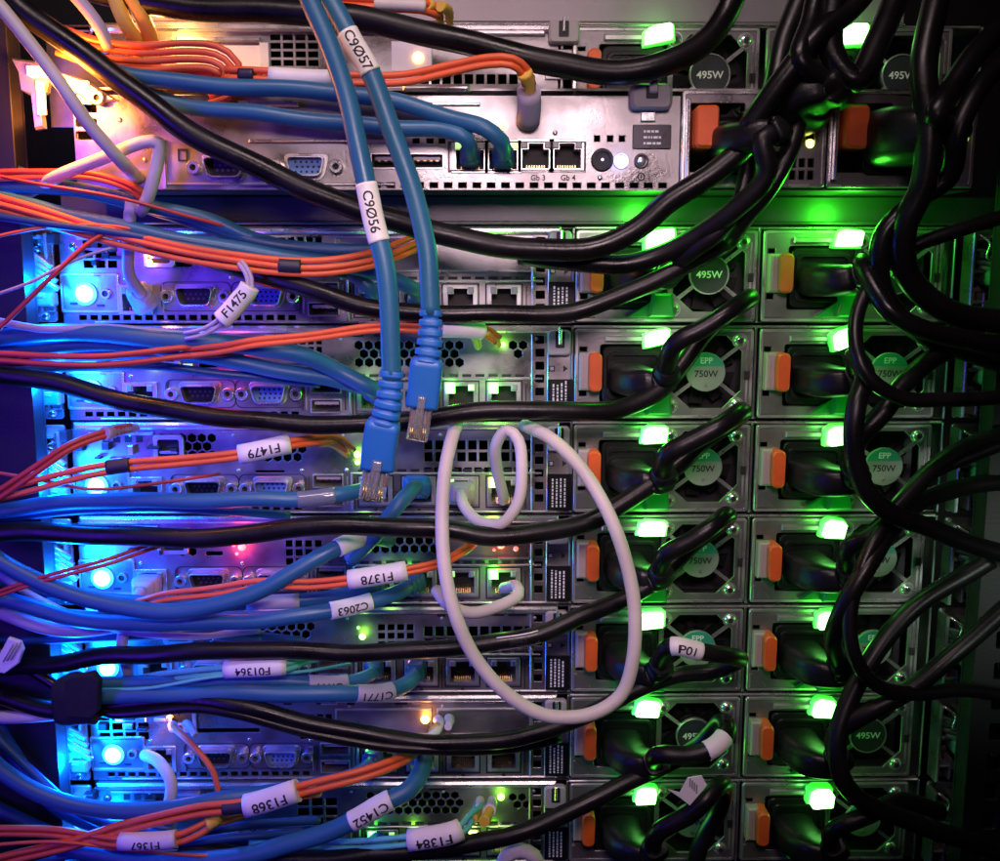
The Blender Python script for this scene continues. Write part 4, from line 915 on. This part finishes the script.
# blue network cables
BC = 'blue network cables'
def blue(label, w, pts, parts=(), mt='blue_jacket', n=12): return cable('network_cable', label, 'network cable', mt, w, pts, BC, n=n, parts=parts)
blue('loose blue network cable labelled C9056, hanging unplugged in front of the servers', 20,
    [(300, -30, 96), (310, 2, 96), (331, 52, 98), (348, 99, 100), (358, 140, 101), (367, 182, 102), (374, 222, 103), (383, 262, 104), (389, 314, 104), (392, 380, 104)],
    [('sleeve', (365, 184), (379, 246), 22, 'C9Ø56', False, 'label_paper'),
     ('freeplug', [(392, 371, 104), (389, 400, 104), (384, 424, 103)], [(384, 420, 103), (380, 445, 102), (378, 468, 101)], [(378, 466, 101), (375, 480, 100), (372, 498, 99)], 30, 35, 27)], n=20)
blue('loose blue network cable labelled C9057, hanging unplugged in front of the servers', 20,
    [(310, -32, 88), (329, 0, 88), (352, 39, 90), (372, 72, 90), (393, 130, 90), (409, 182, 90), (420, 225, 90), (427, 255, 90), (431, 315, 90)],
    [('sleeve', (350, 35), (373, 72), 22, 'C9Ø57', False, 'label_paper'),
     ('freeplug', [(431, 310, 90), (430, 338, 90), (427, 362, 90)], [(427, 358, 90), (425, 382, 89), (422, 406, 88)], [(422, 403, 88), (420, 420, 87), (417, 439, 86)], 28, 33, 22)], n=20)
NP = ('plug', 13, 8.6, 8.4, 'blue_dark_jacket')
blue('blue network cable entering the second plugged port of the deeper server from above', 17, [(100, 66, 46), (125, 74, 46), (182, 81, 46), (260, 88, 46), (339, 94, 46), (396, 101, 46), (448, 116, 48), (484, 128, 52), (501, 142, 50), (503, 157, 40), (503, 157, 32)], [NP])
blue('blue network cable entering the first plugged port of the deeper server', 16, [(90, 62, 40), (130, 86, 42), (169, 101, 42), (260, 114, 44), (318, 122, 44), (386, 127, 46), (440, 128, 48), (466, 138, 50), (470, 154, 42), (470, 157, 32)], [NP])
blue('blue cable along the top edge of the loose bundle under the upper servers', 15, [(-20, 184, 30), (0, 186, 30), (78, 190, 30), (143, 203, 30), (208, 220, 28), (250, 238, 24), (300, 252, 20), (345, 268, 18), (372, 290, 18), (374, 301, 3)], [NP])
blue('blue cable in the middle of the loose bundle under the upper servers', 16, [(-20, 196, 36), (0, 199, 36), (44, 210, 36), (104, 222, 36), (182, 240, 34), (260, 254, 30), (326, 262, 28), (380, 272, 24), (412, 288, 20), (418, 301, 3)], [NP])
blue('dark blue cable crossing into the bundle by the blue lit white cable', 14, [(-20, 160, 22), (60, 186, 22), (130, 202, 24), (208, 226, 26), (270, 245, 24), (330, 250, 18), (390, 250, 12)], mt='blue_dark_jacket')
blue('thick blue cable on top of the bundle between the second and third servers', 18, [(-20, 340, 34), (10, 337, 34), (52, 333, 34), (130, 336, 34), (208, 342, 34), (260, 348, 32), (300, 356, 28), (340, 372, 20), (372, 388, 18), (374, 394, 3)], [NP])
blue('blue cable under the thick one between the second and third servers', 16, [(-20, 352, 28), (20, 350, 28), (78, 344, 28), (160, 349, 28), (230, 360, 26), (290, 372, 22), (340, 382, 16), (380, 392, 8)])
blue('dark blue cable low in the bundle between the second and third servers', 14, [(-20, 362, 22), (52, 356, 22), (130, 352, 22), (208, 358, 20), (270, 370, 16), (330, 366, 12)], mt='blue_dark_jacket')
blue('blue network cable with a pale sleeve running along the feet of the fourth server', 16, [(-20, 515, 34), (0, 511, 34), (65, 503, 34), (130, 501, 34), (260, 499, 34), (297, 500, 32), (334, 497, 30), (360, 492, 24), (374, 486, 16), (375, 487, 3)], [('sleeve', (297, 500), (333, 497), 17, '', False, 'clear_plastic'), NP])
blue('short blue network cable bending down behind the black cord beside the loose plugs', 16, [(350, 560, 20), (375, 535, 24), (388, 518, 28), (402, 502, 26), (414, 490, 18), (418, 486, 3)], [('plug', 15, 12, 10, 'blue_boot')])
blue('blue network cable drooping in a wide curve, with a pale sleeve at its end', 17, [(-20, 545, 44), (0, 560, 44), (52, 587, 44), (117, 608, 44), (182, 611, 44), (240, 597, 42), (292, 573, 38), (338, 549, 32), (365, 538, 22), (390, 540, 10)], [('sleeve', (340, 548), (362, 539), 19, '', False, 'label_paper')])
blue('blue network cable labelled C2063 between the fifth and sixth servers', 16, [(-20, 592, 38), (20, 604, 38), (78, 618, 38), (156, 624, 38), (240, 623, 36), (292, 616, 34), (331, 610, 30), (365, 602, 24), (400, 592, 16), (418, 580, 3)], [('sleeve', (329, 610), (372, 600), 18, 'C2063', True, 'label_paper'), NP])
blue('blue network cable with a grey sleeve just below the orange F1378 pair', 14, [(-20, 575, 26), (60, 592, 26), (150, 604, 26), (240, 603, 26), (292, 600, 24), (340, 596, 20), (372, 588, 16), (375, 580, 3)], [('sleeve', (250, 603), (300, 599), 15, '', True, 'lilac_jacket'), NP])
blue('upper of two straight blue cables right of the black strap', 14, [(62, 690, 34), (99, 684, 34), (195, 681, 34), (260, 682, 32), (308, 683, 28), (347, 682, 22), (372, 674, 14), (374, 666, 3)], [('sleeve', (308, 683), (347, 682), 16, 'C1777', True, 'lilac_jacket'), NP])
blue('lower of two straight blue cables right of the black strap', 17, [(62, 700, 38), (99, 696, 38), (180, 694, 38), (260, 695, 38), (340, 693, 34), (385, 690, 26), (408, 682, 18), (418, 668, 3)], [('sleeve', (360, 692), (394, 688), 18, 'C1771', True, 'lilac_jacket'), NP])
blue('blue cable curving under the lowest bright blue button toward the lowest servers', 17, [(-20, 748, 46), (0, 768, 46), (39, 793, 46), (104, 812, 46), (169, 809, 46), (240, 795, 42), (318, 786, 32), (360, 774, 20), (375, 758, 3)], [NP])
blue('blue network cable labelled C1452 rising to the upturned plug near the amber light', 19, [(60, 846, 40), (110, 856, 42), (180, 862, 44), (250, 856, 46), (292, 842, 46), (352, 821, 46), (385, 803, 44), (410, 790, 40), (421, 772, 30), (422, 757, 18), (418, 756, 3)], [('sleeve', (352, 821), (388, 801), 21, 'C1452', True, 'label_paper'), ('plug', 17, 12, 10, 'blue_boot')])
blue('dark blue cable along the bottom left edge', 15, [(-20, 800, 30), (40, 830, 32), (100, 852, 34), (160, 872, 34)], mt='blue_dark_jacket')
blue('dark blue cable sweeping down behind the lowest curve at the left edge', 15, [(-20, 690, 24), (10, 745, 26), (50, 800, 28), (110, 832, 28), (200, 842, 26), (300, 838, 20), (350, 845, 10)], mt='blue_dark_jacket')
blue('short blue plug lead at the foot of the lowest server', 14, [(330, 900, 30), (360, 870, 26), (390, 852, 18), (374, 843, 3)], [NP])
blue('dark blue cable crossing the left edge under the long black cord', 14, [(-20, 598, 24), (40, 612, 26), (110, 620, 26), (200, 630, 24), (260, 640, 16)], mt='blue_dark_jacket')
for i, (w_, mt_, pts_, lab_) in enumerate((
    (8, 'blue_dark_jacket', [(-20, 214, 44), (40, 222, 44), (110, 232, 42), (190, 246, 38), (280, 262, 30), (350, 276, 18)], 'thin dark blue cable between the orange fibres and the upper blue bundle'),
    (8, 'lilac_jacket', [(-20, 318, 40), (40, 328, 38), (110, 328, 34), (190, 336, 30), (250, 344, 20)], 'thin lilac cable resting on the blue bundle under the F1475 tag'),
    (9, 'blue_dark_jacket', [(-20, 372, 30), (60, 368, 30), (140, 366, 28), (230, 374, 22), (320, 384, 12)], 'thin dark blue cable just above the long black cord at the left'),
    (8, 'blue_dark_jacket', [(-20, 640, 26), (60, 640, 26), (140, 636, 24), (230, 634, 20), (300, 640, 10)], 'thin dark blue cable above the black cord over the strap'),
    (9, 'blue_jacket', [(62, 708, 30), (110, 706, 30), (180, 704, 28), (240, 706, 22), (290, 712, 12)], 'thin blue cable leaving the strap below the two straight ones'),
    (9, 'blue_dark_jacket', [(-20, 720, 30), (30, 770, 34), (90, 818, 36), (160, 834, 34), (240, 826, 28), (320, 820, 14)], 'thin dark blue cable inside the curves at the lower left'),
    (8, 'lilac_jacket', [(-20, 560, 28), (40, 600, 30), (110, 628, 30), (190, 636, 28), (260, 630, 18)], 'thin lilac cable following the wide blue curve at the left'),
    (9, 'blue_jacket', [(-20, 520, 26), (60, 512, 28), (140, 508, 28), (220, 510, 24), (290, 516, 14)], 'thin blue cable just above the straight long black cord'),
    (7, 'blue_dark_jacket', [(-20, 880, 40), (60, 858, 42), (160, 846, 42), (250, 836, 36), (330, 832, 18)], 'thin dark blue cable crossing beneath the F1367 tag'))):
    blue(lab_, w_, pts_, mt=mt_)
for i, (w_, mt_, pts_, lab_) in enumerate((
    (3.6, 'orange_jacket', [(-20, 240, 46), (40, 228, 44), (110, 226, 40), (190, 240, 32), (260, 250, 20)], 'single thin orange fibre weaving above the thick orange bundle'),
    (3.6, 'red_jacket', [(-20, 470, 48), (40, 480, 48), (90, 489, 46), (150, 484, 38), (220, 474, 24)], 'single thin red fibre passing below the black tape of F1479'),
    (3.4, 'lilac_jacket', [(-20, 300, 50), (30, 282, 50), (70, 262, 46), (120, 246, 38), (170, 238, 26)], 'single thin lilac fibre slanting above the uppermost blue button'),
    (3.6, 'orange_jacket', [(-20, 846, 52), (60, 842, 52), (130, 850, 50), (210, 856, 46), (280, 850, 32)], 'single thin orange fibre running under the F1367 label'),
    (3.4, 'mint_jacket', [(98, 690, 38), (150, 688, 40), (220, 676, 40), (300, 672, 32), (350, 664, 16)], 'single thin mint fibre along the top straight blue cable'),
    (3.6, 'red_jacket', [(-20, 172, 46), (40, 184, 46), (110, 196, 44), (180, 214, 38), (240, 230, 26)], 'single thin red fibre lying over the upper blue bundle'))):
    cable('fibre_cable', lab_, 'fibre cable', mt_, w_, pts_, 'orange fibre patch cords' if 'orange' in mt_ else 'single thin fibres')
# orange fibre pairs
FC = 'orange fibre patch cords'
ST2 = [(0, -.55), (0, .55)]; ST3 = [(0, -1), (.3, 0), (0, 1)]
def fibre(label, w, pts, parts=(), strands=ST2, mt='orange_jacket'): return cable('fibre_cable', label, 'fibre cable', mt, w, pts, FC, strands=strands, parts=parts)
fibre('bundle of red orange fibres fanning out at the top left then bending sharply down', 7, [(60, 40, 38), (95, 52, 38), (140, 57, 38), (185, 54, 38), (214, 57, 38), (229, 68, 38), (228, 84, 36), (210, 92, 30)], strands=[(0, -1.6), (.4, -.5), (0, .6), (.4, 1.7)], mt='orange_jacket')
fibre('orange fibres lying below the sharp bend at the top left', 7, [(100, 66, 34), (150, 68, 34), (200, 74, 34), (228, 80, 34), (262, 76, 36)], strands=[(0, -1), (0, .4)])
fibre('orange fibre pair in a thick white sleeve behind the two hanging blue cables', 7, [(225, 74, 40), (262, 75, 42), (300, 77, 42), (334, 78, 42), (400, 78, 44), (448, 68, 48), (490, 60, 52), (512, 61, 54), (524, 70, 52), (528, 84, 48)],
    [('sleeve', (271, 76), (336, 78), 17, '', False, 'label_paper'), ('sleeve', (238, 75), (258, 75), 13, '', False, 'tape'), ('boots', [[(524, 72, 52), (529, 82, 48), (530, 92, 44)]], 16, 'yellow_boot')])
fibre('orange fibre pair with a pale sleeve and yellow ends at the very top', 8, [(300, -6, 34), (339, 2, 34), (375, 5, 34), (425, 7, 34), (440, 12, 30)], [('sleeve', (376, 5), (423, 7), 13, '', False, 'grey_jacket'), ('boots', [[(428, 4, 34), (438, 10, 28), (440, 24, 20)], [(440, 6, 34), (448, 10, 28), (450, 24, 20)]], 11, 'yellow_boot')])
fibre('dark red fibre arching over the blue cables at the left of the upper gap', 6, [(-20, 176, 34), (20, 174, 34), (91, 176, 34), (130, 188, 34), (150, 202, 30)], mt='red_jacket')
fibre('thick bundle of three orange fibres with black tape, upper left', 6.5, [(-20, 200, 40), (0, 205, 40), (50, 219, 40), (99, 233, 40), (182, 252, 42), (240, 261, 42), (301, 266, 42), (344, 264, 40), (383, 256, 34), (414, 244, 24), (425, 238, 14)], [('sleeve', (277, 264), (301, 266), 15, '', False, 'tape')], strands=ST3)
fibre('thin red fibre slanting down left from the orange bundle, edged with light', 5, [(104, 234, 42), (88, 244, 44), (52, 276, 48), (0, 326, 50), (-25, 350, 50)], strands=[(0, 0)], mt='red_jacket')
fibre('lilac fibre pair hanging through a small white tag labelled F1475', 4.5, [(240, 262, 44), (247, 272, 46), (250, 286, 46), (240, 300, 46), (222, 320, 46), (205, 331, 44), (185, 336, 40)], [('sleeve', (251, 290), (222, 318), 20, 'F1475', True, 'label_paper')], mt='lilac_jacket')
fibre('orange fibre pair in a pale sleeve just above a honeycomb vent', 6, [(180, 352, 36), (220, 348, 38), (258, 341, 40), (318, 336, 40), (383, 328, 40), (419, 329, 38), (482, 331, 28), (497, 340, 18)], [('sleeve', (441, 330), (483, 331), 17, '', True, 'label_paper'), ('boots', [[(484, 331, 26), (492, 334, 20), (498, 345, 12)], [(474, 333, 26), (476, 338, 18), (478, 347, 10)]], 11, 'yellow_boot')])
fibre('red fibre pair running straight along the third server above the black cord', 6.5, [(-20, 357, 46), (0, 358, 46), (91, 361, 44), (182, 352, 38), (221, 350, 30), (250, 347, 22)], mt='red_jacket')
fibre('orange fibre pair labelled F1479 with a black tape wrap', 6.5, [(-20, 500, 48), (0, 494, 48), (91, 471, 48), (130, 465, 46), (180, 461, 44), (239, 454, 42), (290, 444, 38), (320, 440, 30), (336, 440, 22), (350, 452, 12)],
    [('sleeve', (240, 454), (291, 444), 20, 'F1479', True, 'label_paper'), ('sleeve', (104, 469), (130, 465), 15, '', False, 'tape'), ('boots', [[(322, 438, 28), (334, 438, 22), (345, 446, 14)], [(320, 443, 28), (332, 444, 20), (348, 456, 12)]], 8, 'yellow_boot')])
fibre('lilac red fibre pair slanting up steeply at the left beside the fourth server', 6, [(-20, 506, 50), (0, 493, 50), (40, 466, 48), (72, 446, 44), (112, 432, 34), (130, 428, 20)], [('boots', [[(104, 434, 37), (118, 430, 28), (136, 428, 12)]], 14, 'lilac_jacket')], mt='red_jacket')
fibre('dark red fibre under the long black cord left of the fifth server', 4, [(-25, 602, 46), (20, 586, 46), (60, 574, 46), (110, 561, 42), (153, 546, 34), (185, 538, 20)], mt='red_jacket', strands=[(0, -.5), (0, .6)])
fibre('orange fibre pair labelled F1378 beside the bright green light of the fifth server', 5.5, [(100, 612, 24), (140, 604, 28), (166, 597, 34), (213, 591, 36), (262, 584, 38), (310, 584, 40), (349, 580, 42), (406, 570, 40), (443, 562, 34), (469, 547, 22), (474, 543, 10)], [('sleeve', (349, 581), (405, 571), 20, 'F1378', True, 'label_paper'), ('boots', [[(462, 552, 24), (469, 547, 18), (475, 543, 8)]], 10, 'yellow_boot')])
fibre('single orange fibre hanging in an arc from a grey plug in the sixth server', 6, [(172, 725, 12), (180, 733, 22), (198, 750, 30), (214, 772, 34), (221, 800, 36)], [('boots', [[(172, 725, 6), (176, 729, 14), (182, 735, 20)], [(186, 724, 6), (190, 727, 14), (196, 736, 18)]], 9, 'lilac_jacket')], strands=[(0, 0)])
fibre('orange fibre pair labelled F1368 with a black tape wrap, rising to the amber light', 7, [(-20, 866, 50), (0, 860, 50), (52, 848, 50), (130, 827, 50), (200, 812, 50), (245, 806, 50), (298, 790, 50), (370, 771, 46), (405, 758, 36), (419, 750, 24), (424, 740, 10)], [('sleeve', (244, 806), (299, 790), 23, 'F1368', True, 'label_paper'), ('sleeve', (221, 809), (243, 806), 14, '', False, 'tape')])
fibre('red orange fibre pair labelled F1367 at the bottom left with a yellow end', 6.5, [(-20, 832, 46), (10, 831, 46), (60, 833, 48), (120, 841, 52), (177, 838, 52), (200, 829, 50), (214, 822, 46), (232, 818, 36), (250, 812, 24)], [('sleeve', (120, 841), (177, 838), 18, 'F1367', True, 'label_paper'), ('boots', [[(206, 826, 50), (214, 822, 48), (218, 820, 46)]], 13, 'yellow_boot')])
fibre('short orange fibre end poking out beside the F1368 tag', 5, [(298, 795, 48), (310, 793, 46), (320, 791, 44)], [('boots', [[(310, 790, 46), (320, 794, 44)]], 12, 'yellow_boot')])
cable('fibre_cable', 'mint green fibre pair labelled F01364 above the straight blue cables', 'fibre cable', 'mint_jacket', 6, [(130, 683, 30), (166, 676, 34), (226, 670, 38), (285, 666, 38), (305, 660, 28), (325, 655, 14)], 'mint green fibre patch cords', strands=ST2, parts=[('sleeve', (228, 670), (286, 666), 18, 'F01364', True, 'label_paper')])
cable('fibre_cable', 'mint green fibre pair labelled F1384 at the bottom, ending in two yellow banded plugs', 'fibre cable', 'mint_jacket', 6, [(250, 846, 30), (300, 846, 34), (344, 846, 38), (409, 840, 44), (461, 829, 44), (472, 816, 36), (478, 808, 24), (480, 803, 8)], 'mint green fibre patch cords', strands=ST2,
    parts=[('sleeve', (409, 840), (461, 829), 22, 'F1384', True, 'label_paper'), ('boots', [[(472, 820, 36), (476, 814, 28), (480, 808, 22)], [(484, 822, 36), (488, 815, 28), (491, 808, 22)]], 11, 'yellow_boot'), ('boots', [[(479, 811, 24), (480, 803, 10), (480, 800, 3)], [(490, 811, 24), (492, 803, 10), (492, 800, 3)]], 12, 'white_plastic_and_glare')])
for (a, b_, lab) in (((446, 718), (452, 727), 'pair of white plugs with a yellow band right of the amber light'),):
    cable('fibre_plug', lab, 'fibre plug', 'white_plastic_and_glare', 9, [(438, 722, 2), (440, 724, 14), (436, 732, 22), (426, 740, 26)], parts=[('boots', [[(449, 719, 2), (450, 722, 14), (448, 727, 20)], [(438, 720, 2), (440, 724, 14), (438, 728, 19)]], 10, 'white_plastic_and_glare'), ('boots', [[(438, 727, 18), (432, 732, 22)]], 11, 'yellow_boot')])
cable('fibre_plug', 'lilac duplex plug under the yellow boot at the top middle', 'fibre plug', 'lilac_jacket', 24, [(529, 90, 44), (529, 108, 38), (528, 122, 32)], n=20)
# pale grey cables
WC = 'pale grey network cables'
def grey(label, w, pts, parts=(), mt='grey_jacket'): return cable('grey_cable', label, 'network cable', mt, w, pts, WC, n=14, parts=parts)
grey('large pale grey loop hanging in front of the middle servers', 14, [(458, 420, 30), (452, 440, 44), (444, 480, 56), (441, 530, 66), (446, 580, 72), (458, 620, 76), (478, 660, 78), (508, 694, 80), (548, 716, 80), (592, 715, 80), (622, 695, 78), (634, 660, 76), (635, 610, 74), (625, 560, 70), (606, 510, 64), (580, 466, 56), (550, 438, 44), (524, 425, 30)])
grey('small pale grey loop between a round topped plug and a red lit port', 12, [(503, 500, 3), (503, 497, 16), (497, 470, 28), (497, 445, 36), (508, 430, 40), (519, 440, 42), (522, 470, 44), (517, 503, 44), (500, 524, 42), (478, 521, 36), (464, 506, 26), (461, 495, 14), (461, 493, 3)], [('plug', 12, 12, 10, 'grey_plastic')])
grey('short pale grey cable hooking left from a port under the big loop', 12, [(504, 588, 3), (506, 588, 14), (517, 587, 28), (518, 596, 36), (500, 605, 42), (470, 612, 48), (450, 606, 50), (436, 590, 40)])
grey('long pale grey cable slanting down from the top left corner', 14, [(-20, -15, 58), (0, 6, 58), (39, 53, 58), (70, 96, 58), (91, 127, 56), (115, 156, 50), (130, 171, 40), (138, 178, 30)])
grey('lilac grey cable dropping from the top behind the thick black cord', 13, [(60, -20, 40), (80, 2, 40), (99, 27, 40), (110, 50, 38)], mt='lilac_jacket')
grey('pale cable bent in a tent shape above the blue bundle at the left', 13, [(14, 200, 20), (40, 186, 28), (62, 174, 40), (100, 158, 44), (142, 143, 46), (158, 144, 46), (158, 158, 44), (148, 198, 40), (140, 212, 36)])
grey('lilac cable standing up from the plug beside the uppermost blue button', 12, [(132, 200, 36), (130, 215, 36), (129, 250, 32), (130, 275, 26), (141, 293, 16), (141, 300, 3)], [('plug', 16, 13, 10, 'lilac_jacket')], mt='lilac_jacket')
grey('pale cable curving along the left edge above the black strap', 14, [(-20, 606, 34), (0, 612, 34), (52, 629, 34), (100, 628, 30), (140, 620, 22)], mt='lilac_jacket')
grey('pale cable at the left edge below the black strap', 13, [(-20, 716, 30), (20, 717, 32), (62, 713, 32), (90, 708, 30)])
grey('cyan lit pale cable hooking down from the plug by the lowest blue button', 12, [(146, 755, 3), (146, 756, 14), (158, 762, 24), (170, 780, 30), (169, 803, 32), (160, 830, 26)], [('plug', 14, 12, 10, 'lilac_jacket')])
grey('pale grey cable arching at the bottom edge right of the fibre plugs', 15, [(500, 875, 34), (507, 856, 36), (520, 850, 36), (534, 856, 36), (540, 875, 34)])
for k, lb in ((2, 'fifth'),):
    b = Vector((UX['mgmt'], 0, zb(k)+10.6)); 
    up = [Vector((-30, -34, 20)), Vector((-16, -30, 14)), Vector((-5, -24, 4))] if k != 2 else [Vector((-2, -30, -34)), Vector((-4, -30, -20)), Vector((-2, -24, -7))]
    grey(f'lilac plug lead beside the blue button of the {lb} server down', 11, [b+up[0], b+up[1], b+up[2], b+Vector((0, -14, 0)), b+Vector((0, -2, 0))], [('plug', 14, 12, 10, 'lilac_jacket')], mt='lilac_jacket')
t = thing('fibre_cable', 'orange glowing fibre clips hanging at the top left under the black cord', 'fibre cable', P(120, 5, 30), FC)
for bb in ([(112, -10, 36), (124, 20, 34), (136, 40, 28), (138, 52, 20)], [(128, -8, 36), (142, 16, 32), (150, 36, 26), (152, 50, 20)]):
    q = MB(); q.tube(spline([P(*x_) for x_ in bb], 2), 3.0, 'yellow_boot', 10, sq=3); q.build('strand', t)
# velcro strap and hanging tag
t = thing('cable_strap', 'black hook and loop strap wrapped round the blue cables at the lower left', 'strap', P(80, 700, 30))
q = MB(); q.tube(spline([P(66, 698, 38), P(80, 699, 40), P(95, 697, 40)], 1.5), [(9, 10.4+.4*math.sin(i)) for i in range(len(spline([P(66, 698, 38), P(80, 699, 40), P(95, 697, 40)], 1.5)))], 'velcro', 24, sq=4); q.build('strap_band', t)
q = MB(); q.prism([XZ(*p, 52) for p in ((62, 682), (70, 678), (92, 677), (97, 684), (96, 714), (90, 720), (66, 719))], 46, 50.5, 'velcro', .6); q.build('strap_end', t)
t = thing('cable_tag', 'white cable tag with faint print at the left edge', 'tag', P(8, 655, 40))
q = MB(); q.prism([XZ(*p, 44) for p in ((-4, 660), (8, 638), (20, 642), (23, 650), (18, 664), (4, 674), (-8, 672))], 42, 44, 'label_paper', .5)
for i in range(3):
    a = P(3+i*4, 662-i, 45); q.tube([a, a+Vector((5, 0, 8))], .25, 'hub_grey', 5)
q.build('tag_paper', t)
